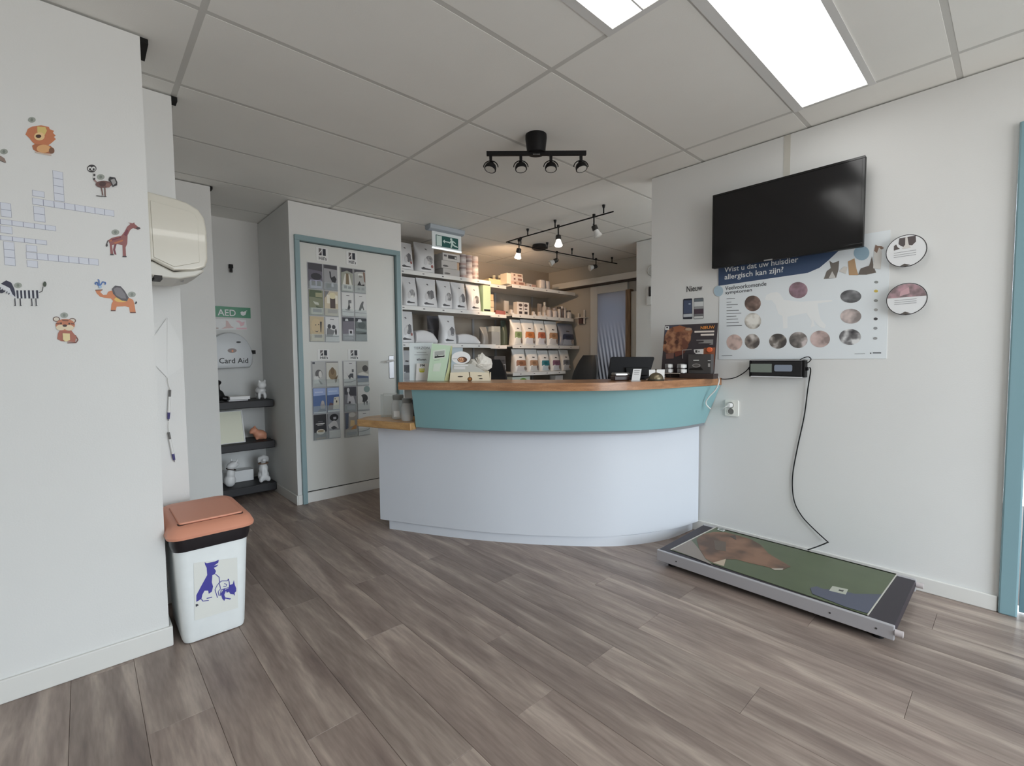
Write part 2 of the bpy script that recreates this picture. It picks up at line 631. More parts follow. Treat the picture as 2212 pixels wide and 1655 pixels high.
# wall behind the camera with the shop window, and the window side
struct('wall_front', MB().wbox(-2.4, 0.2, -2.9, -2.8, 0, 2.52).wbox(0.2, 2.70, -2.9, -2.8, 0, 0.10).wbox(0.2, 2.70, -2.9, -2.8, 2.40, 2.52)
       .wbox(2.70, 3.10, -2.9, -2.8, 0, 2.52), M_WALL)
for nm, wx0, wx1, wz0, wz1 in (('window_1', 0.2, 2.70, 0.10, 2.40),):
    struct(nm, MB().wbox(wx0, wx1, -2.88, -2.80, wz0, wz0 + .06).wbox(wx0, wx1, -2.88, -2.80, wz1 - .06, wz1)
           .wbox(wx0, wx0 + .06, -2.88, -2.80, wz0 + .06, wz1 - .06).wbox(wx1 - .06, wx1, -2.88, -2.80, wz0 + .06, wz1 - .06), M_FRAME, bevel=0.004)
struct('wall_side', MB().wbox(-2.5, -2.4, -2.8, 2.345, 0, 2.52), M_WALL)
# dark profile ends in the gap between walls and ceiling
struct('trim_1', MB().wbox(0.2185, 0.245, 2.36, 2.50, WT - 0.012, HC - 0.001), M_DARKGAP)
struct('trim_2', MB().wbox(0.3655, 0.39, 2.775, 2.83, WT - 0.012, HC - 0.001), M_DARKGAP)
struct('trim_3', MB().wbox(0.7325, 0.75, 4.0, 4.06, WT - 0.012, HC - 0.001), M_DARKGAP)
struct('trim_4', MB().box(RW, -0.955, -0.92, 2.2, WT, 0.0, 0.0012), mat((196, 193, 184), 0.7, k=0.9))

# ---- baseboards


def baseboard(name, mb): return struct(name, mb, M_TRIM, bevel=0.004)


baseboard('baseboard_left', MB().wbox(-2.4, 0.2295, 2.333, 2.3449, 0, 0.083).wbox(0.2182, 0.2295, 2.3451, 2.766, 0, 0.083))
baseboard('baseboard_left', MB().wbox(0.2300, 0.376, 2.756, 2.7675, 0, 0.083).wbox(0.3655, 0.376, 2.7677, 3.975, 0, 0.083))
baseboard('baseboard_niche', MB().wbox(1.231, 1.2428, 3.918, 4.79, 0, 0.08).wbox(1.2429, 1.276, 3.918, 3.9298, 0, 0.08))
baseboard('baseboard_right', MB().wbox(3.008, 3.0198, 0.032, 1.60, 0, 0.072))

# ---- door_1: white door in a blue-grey steel frame
d1 = struct('door_1', MB().wbox(1.318, 2.160, 3.945, 3.985, 0.092, 2.127), M_DOOR, bevel=0.002)
struct('door_frame', MB().wbox(1.277, 1.314, 3.905, 4.03, 0, 2.131).wbox(2.165, 2.208, 3.905, 4.03, 0, 2.131)
       .wbox(1.277, 2.208, 3.905, 4.03, 2.131, 2.174), M_FRAME, d1, bevel=0.003)
struct('door_seal', MB().wbox(1.3142, 1.3178, 3.95, 3.98, 0.09, 2.131).wbox(1.3142, 2.1648, 3.95, 3.98, 2.1275, 2.1308)
       .wbox(2.1605, 2.1648, 3.95, 3.98, 0.09, 2.131).wbox(1.3142, 2.1648, 3.95, 3.98, 0.0855, 0.0915), M_DARKGAP, d1)
struct('kick_panel', MB().wbox(1.3145, 2.1645, 3.93, 4.0, 0.0, 0.085), M_TRIM, d1, bevel=0.002)
hp = struct('handle_plate', MB().box(WD, 2.085, 2.135, 1.00, 1.21, -0.0148, -0.008), M_STEEL, d1, bevel=0.003)
struct('handle', MB().cyl((2.11, 3.9375, 1.165), (2.11, 3.895, 1.165), 0.009).tube([(2.115, 3.897, 1.165), (2.09, 3.893, 1.164), (2.05, 3.893, 1.155), (2.035, 3.895, 1.152)], 0.009, 8), mat((214, 214, 214), .3, k=1), hp, smooth=True)
for z in (0.33, 1.74):
    struct('hinge', MB().cyl((1.3165, 3.938, z), (1.3165, 3.938, z + 0.09), 0.006, n=10), M_STEEL, d1, smooth=True)

# ---- door_3: blue frame of the door at the right end of the wall
d3 = struct('door_3', MB().wbox(3.055, 3.09, -0.87, -0.035, 0.01, 2.10), mat((96, 122, 130), 0.45), bevel=0.002)
struct('door_frame', MB().wbox(3.000, 3.099, -0.03, 0.029, 0, 2.165).wbox(3.000, 3.099, -0.93, -0.875, 0, 2.165)
       .wbox(3.000, 3.099, -0.875, -0.03, 2.108, 2.165), mat((118, 148, 156), 0.4), d3, bevel=0.006)

# ---- door_2: sliding glass door of the office with its header rail
d2 = struct('door_2', MB().wbox(5.145, 5.172, 3.878, 3.995, 0.01, 2.135).wbox(5.145, 5.172, 3.405, 3.878, 2.03, 2.135)
            .wbox(5.145, 5.172, 3.405, 3.878, 0.01, 0.25), M_TRIM, bevel=0.003)


def stripe_mat():
    m = bpy.data.materials.new('striped_glass')
    m.use_nodes = True
    nt = m.node_tree
    N, Lk = nt.nodes, nt.links
    b = N['Principled BSDF']
    b.inputs['Roughness'].default_value = 0.25
    tc, mp = N.new('ShaderNodeTexCoord'), N.new('ShaderNodeMapping')
    mp.inputs['Rotation'].default_value = (math.radians(10), 0, 0)
    Lk.new(tc.outputs['Object'], mp.inputs['Vector'])
    w = N.new('ShaderNodeTexWave')
    w.bands_direction = 'Y'
    w.inputs['Scale'].default_value = 5.6
    w.inputs['Distortion'].default_value = 0.4
    w.inputs['Detail'].default_value = 1.0
    Lk.new(mp.outputs['Vector'], w.inputs['Vector'])
    sx = N.new('ShaderNodeSeparateXYZ')
    Lk.new(tc.outputs['Object'], sx.inputs['Vector'])
    hi = N.new('ShaderNodeMapRange')          # the film's stripes thin out towards the plain top
    hi.inputs['From Min'].default_value, hi.inputs['From Max'].default_value = 1.25, 1.66
    Lk.new(sx.outputs['Z'], hi.inputs['Value'])
    lo = N.new('ShaderNodeMapRange')  # dim room behind the glass painted into the lower gaps
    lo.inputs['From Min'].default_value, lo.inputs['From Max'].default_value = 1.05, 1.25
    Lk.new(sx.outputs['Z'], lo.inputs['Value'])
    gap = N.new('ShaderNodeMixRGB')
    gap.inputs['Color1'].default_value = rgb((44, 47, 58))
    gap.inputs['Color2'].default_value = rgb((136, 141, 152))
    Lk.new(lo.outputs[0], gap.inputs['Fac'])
    st = N.new('ShaderNodeMixRGB')
    st.inputs['Color2'].default_value = rgb((206, 208, 214))
    Lk.new(gap.outputs['Color'], st.inputs['Color1'])
    Lk.new(w.outputs['Fac'], st.inputs['Fac'])
    tp = N.new('ShaderNodeMixRGB')
    tp.inputs['Color2'].default_value = rgb((168, 173, 184))
    Lk.new(st.outputs['Color'], tp.inputs['Color1'])
    Lk.new(hi.outputs[0], tp.inputs['Fac'])
    Lk.new(tp.outputs['Color'], b.inputs['Base Color'])
    tl, ms = N.new('ShaderNodeBsdfTranslucent'), N.new('ShaderNodeMixShader')   # the film lets daylight through
    Lk.new(tp.outputs['Color'], tl.inputs['Color'])
    ms.inputs['Fac'].default_value = 0.26
    Lk.new(b.outputs[0], ms.inputs[1])
    Lk.new(tl.outputs[0], ms.inputs[2])
    Lk.new(ms.outputs[0], N['Material Output'].inputs['Surface'])
    return m


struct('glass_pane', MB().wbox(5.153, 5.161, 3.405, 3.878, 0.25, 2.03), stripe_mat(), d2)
struct('wooden_post', MB().wbox(5.10, 5.178, 3.335, 3.404, 0, 2.03), wood_mat((104, 84, 66), (128, 104, 82), (150, 124, 98), (6, 6, .6), rough=.5, per_object=False), d2, bevel=0.003)
struct('side_panel', MB().wbox(5.12, 5.178, 2.93, 3.334, 0, 2.0), M_DOOR, d2, bevel=0.003)
struct('header_rail', MB().wbox(5.06, 5.178, 2.88, 4.62, 2.155, 2.235), M_TRIM, d2, bevel=0.003)
struct('rail_track', MB().wbox(5.075, 5.165, 2.885, 4.60, 2.138, 2.154), mat((74, 66, 60), .7, k=1), d2)

# ================================================================== LIGHT FITTINGS
M_DIFF = mat((255, 250, 244), 0.5, k=1.0, emit=PANEL_EMIT, name='lit_diffuser')
M_TUBE = mat((255, 250, 244), 0.5, k=1.0, emit=PANEL_EMIT * 0.8, name='lit_tube')
M_DIFF2 = mat((255, 250, 243), 0.5, k=1.0, emit=FILL_EMIT, name='fill_diffuser_rear')
t = thing('ceiling_light', 'bright white fluorescent ceiling panel with plain diffuser above the right wall', 'ceiling light', 'fluorescent ceiling lights')
x0, x1, y0, y1 = 1.578, 2.768, 0.508, 0.802
ob('frame', MB().wbox(x0 - .016, x1 + .016, y0 - .016, y0 + .012, 2.4365, 2.4395).wbox(x0 - .016, x1 + .016, y1 - .012, y1 + .03, 2.4365, 2.4395).wbox(x0, x1, y0, y0 + .012, 2.4395, 2.475).wbox(x0, x1, y1 - .012, y1, 2.4395, 2.475).wbox(x0, x0 + .012, y0 + .012, y1 - .012, 2.436, 2.475).wbox(x1 - .012, x1, y0 + .012, y1 - .012, 2.436, 2.475), M_WHITE, t)
ob('diffuser', MB().wbox(x0 + .012, x1 - .012, y0 + .012, y1 - .012, 2.446, 2.452), M_DIFF, t)
t = thing('ceiling_light', 'fluorescent ceiling fixture with open louvre cut off by the top edge', 'ceiling light', 'fluorescent ceiling lights')
x0, x1, y0, y1 = 0.38, 1.569, 0.828, 1.112
ob('frame', MB().wbox(x0 - .004, x1 + .016, y0 - .012, y0 + .01, 2.4365, 2.4395).wbox(x0 - .004, x1 + .016, y1 - .01, y1 + .026, 2.4365, 2.4395).wbox(x0, x1, y0, y0 + .01, 2.4395, 2.499).wbox(x0, x1, y1 - .01, y1, 2.4395, 2.499).wbox(x0, x0 + .01, y0 + .01, y1 - .01, 2.4365, 2.499).wbox(x1 - .01, x1 + .016, y0 + .01, y1 - .01, 2.4365, 2.4395).wbox(x1 - .01, x1, y0 + .01, y1 - .01, 2.4395, 2.499), M_WHITE, t)
ob('reflector', MB().wbox(x0 + .01, x1 - .01, y0 + .01, y1 - .01, 2.492, 2.497), mat((240, 240, 238), .3, k=1, emit=1.1), t)
for yy in (y0 + .07, y1 - .07):
    ob('tube', MB().cyl((x0 + .02, yy, 2.472), (x1 - .02, yy, 2.472), 0.016, n=16), M_TUBE, t, smooth=True)
ob('louvre', MB().wbox(x0 + .01, x1 - .01, (y0 + y1) / 2 - .003, (y0 + y1) / 2 + .003, 2.437, 2.46), M_WHITE, t)

# two unseen fixtures added behind the camera for fill light
for lab, x0, x1, y0, y1 in (('added unseen ceiling fill panel behind the viewer on the left', 0.38, 1.57, -0.98, -0.69), ('added unseen ceiling fill panel behind the viewer on the right', 1.58, 2.768, -1.585, -1.295)):
    t = thing('ceiling_light', lab, 'ceiling light', 'fluorescent ceiling lights')
    ob('frame', MB().wbox(x0, x1, y0, y0 + .012, 2.425, 2.4395).wbox(x0, x1, y1 - .012, y1, 2.425, 2.4395).wbox(x0, x0 + .012, y0 + .012, y1 - .012, 2.425, 2.4395).wbox(x1 - .012, x1, y0 + .012, y1 - .012, 2.425, 2.4395), M_WHITE, t)
    ob('diffuser', MB().wbox(x0 + .012, x1 - .012, y0 + .012, y1 - .012, 2.430, 2.436), M_DIFF2, t)
# ---- black spot bar with four heads
t = thing('spot_bar', 'black four-spot ceiling bar with round cup mount in front of counter', 'ceiling light')
cx, cy = 1.954, 1.901
zb0 = 2.335
FZ = lambda x, y, z=0: Fr((x, y, z), EX, EY)
ob('ceiling_cup', MB().lathe(FZ(cx, cy), [(0.048, 2.4395), (0.060, 2.4395), (0.061, 2.42), (0.054, 2.36), (0.053, 2.338)], 28), M_BLACK, t, smooth=True)
e0, e1 = onZ(zb0, 1051, 332), onZ(zb0, 1266, 331)
dirb = (e1 - e0).normalized()
FB = Fr((e0 + e1) / 2, dirb, EZ)
hl = (e1 - e0).length / 2
ob('bar', MB().box(FB, -hl, hl, -0.011, 0.011, -0.011, 0.011), M_BLACK, t, bevel=0.001)
ob('badge', MB().box(FB, -0.02, 0.02, -0.0115, -0.004, 0.011, 0.0118), M_CHROME, t)
for i, xx in enumerate((1060, 1125, 1190, 1255)):
    a = FB.px(xx, 340)[0]
    hd = ob('spot_head', MB().box(FB, a - .008, a + .008, -0.045, -0.011, -0.008, 0.008), M_BLACK, t)
    tilt = (-14, 4, -2, 12)[i]
    R = Matrix.Rotation(math.radians(tilt), 3, FB.n) @ Matrix.Rotation(math.radians(-14), 3, FB.u)
    ctr = FB.p(a, -0.072, 0)
    ax = R @ Vec((0, 0, -1))
    uu = R @ FB.u
    Fl = Fr(ctr, uu, ax.cross(uu))
    ob('lamp_housing', MB().lathe(Fl, [(0.009, -0.030), (0.012, -0.018), (0.027, -0.010), (0.033, 0.004), (0.034, 0.018), (0.031, 0.021), (0.030, 0.0185)], 22), M_BLACK, hd, smooth=True)
    ob('lamp_lens', MB().lathe(Fl, [(0.029, 0.0155), (0.028, 0.0195), (0.010, 0.021)], 22), mat((190, 188, 182), .35), hd, smooth=True)
    br = [FB.p(a + 0.041 * math.cos(th), -0.076 + 0.036 * math.sin(th) * (1 if True else 0), 0) for th in [math.pi * q / 12 for q in range(13)]]
    ob('bracket', MB().tube(br, 0.003, 6, 0), M_BLACK, hd, smooth=True)

# ---- L-shaped track light in the store
t = thing('track_light', 'thin black L-shaped track light with five glass spots over the shop shelves', 'track light')
ZR = 2.372
c_rail = Vec((3.30, 3.60, ZR))
r1e = onZ(ZR, 1325, 457)
r2e = onZ(ZR, 1333, 569)
ob('rail', MB().tube([(3.27, 3.62, ZR), (3.262, 3.3, ZR), (r1e.x, r1e.y, ZR)], 0.006, 8, 3), M_BLACK, t, smooth=True)
ob('rail', MB().tube([(3.27, 3.60, ZR - .004), (3.9, 3.59, ZR - .004), (r2e.x, r2e.y, ZR - .004)], 0.006, 8, 3), M_BLACK, t, smooth=True)
for (x, y) in [(1125, 513), (1140, 494.6), (1199, 475.6), (1304, 443), (1182, 524), (1235.5, 537), (1281, 547), (1322, 556)]:
    p = onZ(2.4385, x, y)
    ob('standoff', MB().lathe(FZ(p.x, p.y), [(0.014, 2.4395), (0.012, 2.425), (0.006, 2.41), (0.006, ZR)], 10), M_BLACK, t, smooth=True)
p = onZ(2.42, 1165, 533)
ob('transformer', MB().lathe(FZ(p.x, p.y), [(0.03, 2.4395), (0.075, 2.4395), (0.085, 2.40), (0.06, 2.385), (0.01, 2.382)], 22), mat((40, 34, 32), .5, k=1), t, smooth=True)
heads = [((1121, 519), (1121, 552), 1, (0.15, 0.4, -1.0)), ((1206, 489), (1203, 522), 1, (-0.15, -0.15, -1.0)), ((1283, 466), (1288, 500), 0, (0.25, -0.3, -1)),
         ((1203, 545), (1196, 566), 0, (-0.9, 0.5, -0.55)), ((1287.5, 560), (1282, 577), 0, (-0.9, 0.4, -0.3))]
lamp_tips = []
for (hx, hy), (bx, by), lit, dr in heads:
    p = onZ(ZR, hx, hy)
    w = Vec(dr).normalized()
    hd = ob('spot_head', MB().cyl(p + EZ * 0.012, p - EZ * 0.012, 0.013, n=12).cyl(p, p - EZ * 0.075, 0.006, n=8), M_BLACK, t, smooth=True)
    j = p - EZ * 0.085
    u = w.orthogonal().normalized()
    Fl = Fr(j, u, w.cross(u))
    lp = [j + u * (0.026 * math.cos(th)) - w * (0.03 * math.sin(th) - 0.0) + w * 0.012 for th in [math.pi * q / 10 for q in range(11)]]
    ob('yoke', MB().tube(lp, 0.003, 6, 0), M_BLACK, hd, smooth=True)
    ob('socket', MB().lathe(Fl, [(0.012, -0.005), (0.024, 0.0), (0.026, 0.035), (0.022, 0.04)], 16), mat((48, 46, 44), .45, k=1), hd, smooth=True)
    gm = mat((255, 232, 205), .3, k=1, emit=14.0) if lit else mat((214, 212, 205), .25, k=1)
    ob('glass_shade', MB().lathe(Fl, [(0.022, 0.041), (0.026, 0.06), (0.038, 0.092), (0.036, 0.094), (0.004, 0.085)], 18), M_WHITE if not lit else mat((230, 225, 215), .3, k=1, emit=1.2), hd, smooth=True)
    ob('bulb', MB().lathe(Fl, [(0.031, 0.086), (0.034, 0.096), (0.024, 0.101), (0.005, 0.103)], 18), gm, hd, smooth=True)
    if lit:
        lamp_tips.append((j + w * 0.112, w))
for i, (p, w) in enumerate(lamp_tips):
    l = bpy.data.lights.new('halogen_spot', 'SPOT')
    l.energy, l.color, l.spot_size, l.spot_blend, l.shadow_soft_size = (42, 16)[i], SPOT_WARM, math.radians(95), 0.7, 0.03
    o = bpy.data.objects.new('halogen_spot', l)
    COL.objects.link(o)
    o.location = p
    aim = (Vec((3.95, 4.45, 1.95)) - p) if i == 0 else w
    o.rotation_euler = aim.to_track_quat('-Z', 'Y').to_euler()

# ---- emergency exit sign
t = thing('exit_sign', 'hanging green emergency exit sign with running figure and left arrow', 'exit sign')
FE = Fr((0, 3.80, 0), EX, EZ)
ob('housing', MB().prism(Fr((2.44, 3.80, 0), EY, EZ), [(-.05, 2.439), (.05, 2.439), (.045, 2.40), (.02, 2.388), (-.02, 2.388), (-.045, 2.40)], 0.0, 0.40), mat((150, 158, 166), .4), t, bevel=.004)
ob('sign_panel', MB().box(FE, 2.486, 2.826, 2.24, 2.388, -0.004, 0.004), mat((205, 212, 214), .25), t)
mm = lambda x, y: (2.525 + x * 0.262, 2.254 + y * 0.104)
G, Wh = (30, 84, 80), (196, 214, 210)
prints(t, FE, [('r', G, 0, 0, 1, 1), ('r', Wh, 0.03, 0.04, 0.26, 0.95), ('p', Wh, [(0.30, 0.52), (0.39, 0.70), (0.39, 0.57), (0.60, 0.57), (0.60, 0.47), (0.39, 0.47), (0.39, 0.34)]),
               ('e', Wh, 0.68, 0.83, 0.05, 0.11), ('p', Wh, [(0.66, 0.72), (0.76, 0.74), (0.86, 0.60), (0.90, 0.52), (0.87, 0.48), (0.78, 0.60), (0.76, 0.45), (0.84, 0.33), (0.98, 0.24), (0.97, 0.15), (0.80, 0.22), (0.74, 0.33), (0.70, 0.05), (0.64, 0.06), (0.67, 0.40), (0.64, 0.55), (0.62, 0.42), (0.58, 0.44)])],
       mm, c=0.0055, step=.0003, name='pictogram')
ob('lit_edge', MB().box(FE, 2.486, 2.826, 2.226, 2.2398, -0.006, 0.006), mat((235, 245, 250), .4, k=1, emit=0.7), t)

# ================================================================== RECEPTION COUNTER
def dense(pts, k=6):
    return [(q.x, q.y) for q in spline([Vec((a, b, 0)) for a, b in pts], k)]


def offset(pts, d):
    """shift a plan curve to its inner side (away from the camera)"""
    out = []
    for i, p in enumerate(pts):
        a, b = Vec(pts[max(i - 1, 0)]), Vec(pts[min(i + 1, len(pts) - 1)])
        t = (b - a).normalized()
        n = Vec((-t.y, t.x))
        if n.dot(Vec((0.6, 0.8))) < 0:
            n = -n
        out.append((p[0] + n.x * d, p[1] + n.y * d))
    return out


def curved_slab(outer, d, z0, z1, outer_top=None):
    mb = MB()
    inn = offset(outer, d)
    top = outer_top or outer
    it = offset(top, d)
    rings = []
    for (a, b, c, e) in zip(outer, inn, top, it):
        rings.append([Vec((min(q[0], 3.0185), q[1], zz)) for q, zz in ((a, z0), (b, z0), (e, z1), (c, z1))])
    return mb.loft(rings)


XW = 3.016
toe = dense([(1.522, 2.925), (1.725, 2.53), (1.913, 2.225), (2.11, 1.96), (2.326, 1.722), (2.501, 1.592), (2.736, 1.495), (3.002, 1.468)])
body = dense([(1.48, 2.975), (1.655, 2.625), (1.835, 2.30), (2.03, 2.03), (2.24, 1.79), (2.40, 1.655), (2.615, 1.54), (2.80, 1.465), (3.006, 1.43)])
tb = dense([(1.57, 2.63), (1.716, 2.31), (1.90, 2.035), (2.10, 1.805), (2.33, 1.60), (2.507, 1.49), (2.735, 1.42), (XW, 1.395)])
tt = dense([(1.47, 2.505), (1.665, 2.235), (1.868, 1.985), (2.125, 1.725), (2.36, 1.525), (2.66, 1.362), (2.88, 1.312), (XW, 1.295)])[:len(tb)]
wd = dense([(1.408, 2.555), (1.632, 2.187), (1.83, 1.823), (2.087, 1.545), (2.378, 1.405), (2.688, 1.34), (XW, 1.29)])
M_WOODTOP = wood_mat((126, 86, 58), (146, 104, 72), (166, 124, 90), (2.5, 2.5, 14), scale=3, rough=0.28, per_object=False, coat=0.2)
M_LEDGE = wood_mat((158, 120, 78), (176, 138, 92), (194, 156, 108), (2.5, 2.5, 10), scale=3, rough=0.3, per_object=False)
ct = thing('reception_counter', 'curved grey reception counter with teal upper panel and wooden top', 'counter')
ob('toe_kick', curved_slab(toe, 0.30, 0.0, 0.064), mat((194, 198, 205), .5), ct, smooth=True)
ob('front_body', curved_slab(body, 0.28, 0.065, 0.718), mat((192, 196, 203), .55, bump=.02), ct, smooth=True, bevel=0.002)
ob('teal_panel', curved_slab(tb, 0.035, 0.735, 0.989, tt), mat((122, 160, 164), .45, bump=.015), ct, smooth=True, bevel=0.0015)
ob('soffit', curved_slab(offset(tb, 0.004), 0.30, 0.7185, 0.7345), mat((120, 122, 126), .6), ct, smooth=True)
ob('riser', curved_slab(offset(tb, 0.16), 0.10, 0.735, 0.989), mat((84, 72, 64), .6), ct, smooth=True)
ob('wooden_top', curved_slab(wd, 0.40, 0.990, 1.035), M_WOODTOP, ct, smooth=True, bevel=0.006)
lp = [(1.367, 3.06), (1.43, 2.86), (1.519, 2.607), (1.59, 2.645), (1.83, 2.76), (1.74, 3.02), (1.62, 3.17), (1.48, 3.16)]
ob('side_ledge', MB().prism(FLOOR, lp, 0.719, 0.768), M_LEDGE, ct, bevel=0.008, seg=3)
ob('desk_top', curved_slab(offset(body, 0.30)[4:], 0.5, 0.70, 0.735), mat((190, 190, 190), .5), ct, smooth=True)

ZT = 1.0352     # top of the counter

# ---- things on the side ledge
ZL = 0.7685


def jar(name, label, x, y, r, h, tagc=None, deg=0):
    P = onZ(ZL, x, y)
    Fz = Fr((P.x, P.y, ZL), EX, EY)
    t = thing(name, label, 'jar', 'glass jars on the side ledge')
    ob('glass', MB().lathe(Fz, [(r * .8, 0.0), (r * .98, 0.008), (r, 0.03), (r, h * .62), (r * .86, h * .74), (r * .72, h * .79), (r * .72, h * .80)], 22), M_JAR, t, smooth=True)
    ob('lid', MB().lathe(Fz, [(r * .78, h * .80), (r * .80, h * .81), (r * .80, h * .98), (r * .74, h)], 22), mat((128, 130, 128), .35), t, smooth=True)
    if tagc:
        Ff = facing(P, deg).moved(0, 0, r)
        ob('paper_tag', MB().box(Ff, -0.020, 0.020, h * .12, h * .36, 0.0, 0.0015), M_PAPER, t)
    return t


jar('glass_jar', 'glass jar with grey lid and white paper tag on the counter ledge', 861, 905, 0.046, 0.165, True)
jar('glass_jar', 'plain glass jar with grey lid touching the teal panel edge', 880, 909, 0.040, 0.150)
P = onZ(ZL, 845, 899)
Fb = facing(P, -8)
t = thing('brochure_holder', 'empty clear acrylic holder behind the glass jars on the ledge', 'holder')
ob('back_wall', MB().box(Fb, -0.055, 0.055, 0.0, 0.165, -0.004, -0.001), M_CLEAR, t)
ob('front_wall', MB().box(Fb, -0.055, 0.055, 0.0, 0.15, 0.050, 0.053), M_CLEAR, t)
ob('side_wall', MB().box(Fb, -0.055, -0.052, 0.0, 0.16, -0.001, 0.050), M_CLEAR, t)
ob('side_wall', MB().box(Fb, 0.052, 0.055, 0.0, 0.16, -0.001, 0.050), M_CLEAR, t)
ob('base_plate', MB().box(Fb, -0.052, 0.052, 0.0, 0.003, -0.001, 0.050), M_CLEAR, t)
P = onZ(ZL, 893, 899)
Fb = facing(P, 10)
t = thing('pen_pot', 'dark blue cup half hidden by the teal panel on the ledge', 'cup')
ob('cup', MB().lathe(Fr((P.x + .02, P.y + .02, ZL), EX, EY), [(0.026, 0), (0.030, 0.005), (0.033, 0.115), (0.030, 0.115), (0.027, 0.01)], 18), mat((34, 38, 54), .4), t, smooth=True)
ob('white_slip', MB().box(Fb.moved(.02, 0, -.01), -0.004, 0.012, 0.05, 0.135, 0.0, 0.002), M_PAPER, t)

# ---- brochure display, far left on the counter
P = onZ(ZT, 928, 822.2)
Fb = facing(P, 2)
m = lambda x, y: Fb.px(870 + x / 11.06, 730 + y / 11.06)
q0, q1 = m(160, 1040), m(700, 110)
t = thing('leaflet_board', 'white upright leaflet board with grey lettering and yellow cup picture', 'display')
Fk = Fr(Fb.p(0, 0, 0), Fb.u, (EZ - Fb.n * 0.06))
ob('board', MB().box(Fk, q0[0], q1[0] + 0.004, 0.0, q1[1], -0.010, -0.004), mat((206, 214, 216), .5), t, bevel=.001)
prints(t, Fk, [('t', (120, 124, 128), 'TERZON', 255, 270, 630, 62), ('r', (140, 144, 148), 325, 342, 555, 352), ('r', (140, 144, 148), 270, 397, 600, 408),
               ('t', (80, 84, 88), 'tfonn', 330, 545, 555, 60)], m, c=-0.0034, name='lettering')
ob('leaflet', MB().prism(Fb, [m(315, 1035), m(600, 1035), m(625, 610), m(340, 610)], 0.008, 0.012), mat((222, 222, 220), .6, k=.8), t)
prints(t, Fb, [('t', (50, 50, 52), 'IPM', 415, 685, 525, 60), ('p', (206, 204, 130), [(395, 730), (535, 730), (530, 790), (500, 825), (430, 825), (400, 790)]), ('p', (196, 192, 60), [(400, 785), (530, 785), (520, 810), (500, 825), (430, 825), (410, 810)])], m, c=0.0128)
ob('foot', MB().box(Fb, q0[0], q1[0] - .004, 0.0, 0.004, -0.035, 0.02), M_CLEAR, t)
P2 = onZ(ZT, 948, 823.6)
Fg = facing(P2, -5)
m = lambda x, y: (lambda q: (q[0], max(q[1], .0006)))(Fg.px(870 + x / 11.06, 730 + y / 11.06))
t = thing('brochure_stack', 'pale green brochure box with small boat photo leaning beside the white leaflet board', 'brochure')
ob('cover', MB().prism(Fg, [m(585, 1030), m(985, 1030), m(1145, 190), m(700, 135), m(630, 640)], -0.004, 0.0), mat((186, 208, 184), .5), t)
ob('box_side', MB().prism(Fg, [m(985, 1030), m(1090, 1030), m(1115, 640), m(1145, 190), m(1075, 700)], -0.05, -0.0045), mat((190, 196, 150), .55), t)
prints(t, Fg, [('p', (214, 222, 212), [(725, 305), (1025, 265), (1015, 470), (720, 505)]), ('p', (168, 172, 168), [(765, 330), (1000, 300), (995, 400), (760, 440)]), ('p', (32, 34, 34), [(760, 480), (765, 440), (830, 435), (815, 395), (850, 432), (975, 425), (995, 400), (998, 455)]),
               ('l', (130, 140, 130), [(750, 540), (880, 522)], 8), ('p', (210, 222, 208), [(745, 620), (920, 600), (880, 800), (720, 800)])], m, c=0.0008)

# ---- cardboard treat display
P3 = onZ(ZT, 1015, 823.3)
Fc = facing(P3, 0)
m = lambda x, y: (lambda q: (q[0], max(q[1], .0006)))(Fc.px(870 + x / 11.06, 730 + y / 11.06))
t = thing('snack_display', 'cream cardboard snack display with oval sign beside the green brochure', 'display box')
ob('tray', MB().prism(Fc, [m(1115, 1060), m(2085, 1065), m(2060, 830), m(1610, 815), m(1590, 930), m(1570, 815), m(1140, 830)], -0.002, 0.0)
   .prism(Fc, [m(1115, 1060), m(2085, 1065), m(2040, 800), m(1130, 800)], -0.115, -0.112)
   .box(Fc, m(1115, 0)[0], m(1115, 0)[0] + .003, 0.0, m(0, 850)[1], -0.112, -0.002).box(Fc, m(2080, 0)[0] - .003, m(2080, 0)[0], 0.0, m(0, 850)[1], -0.112, -0.002)
   .box(Fc, m(1115, 0)[0] + .003, m(2080, 0)[0] - .003, 0.0, 0.003, -0.112, -0.002), mat((216, 206, 182), .6), t)
ob('back_card', MB().prism(Fc, [m(1140, 830), m(1990, 830), m(1640, 620), m(1215, 620)], -0.016, -0.013), mat((178, 178, 172), .6), t)
ob('oval_sign', MB().prism(Fc, [m(x, y) for x, y in circ(1390, 475, 225, 152, 30)], -0.0125, -0.0095), mat((222, 224, 224), .45), t, label='white oval sign with brown logo')
prints(t, Fc, [('e', (86, 54, 40), 1418, 522, 118, 70), ('e', (226, 176, 138), 1395, 522, 78, 52), ('t', (86, 54, 40), 'AUB', 1330, 556, 1500, 66), ('l', (120, 120, 118), [(1185, 505), (1290, 502)], 10),
               ('r', (236, 236, 232), 1220, 645, 1560, 668), ('r', (236, 236, 232), 1220, 690, 1490, 712), ('r', (236, 236, 232), 1220, 728, 1490, 748)], m, c=-0.0088)
prints(t, Fc, [('e', (70, 62, 52), 1375, 925, 65, 14), ('e', (70, 62, 52), 1840, 905, 55, 12), ('e', (70, 62, 52), 1865, 972, 45, 12), ('e', (64, 40, 22), 1605, 985, 56, 52), ('e', (160, 106, 52), 1605, 980, 40, 36), ('l', (90, 70, 52), [(1605, 930), (1600, 815)], 12)], m, c=0.0008)
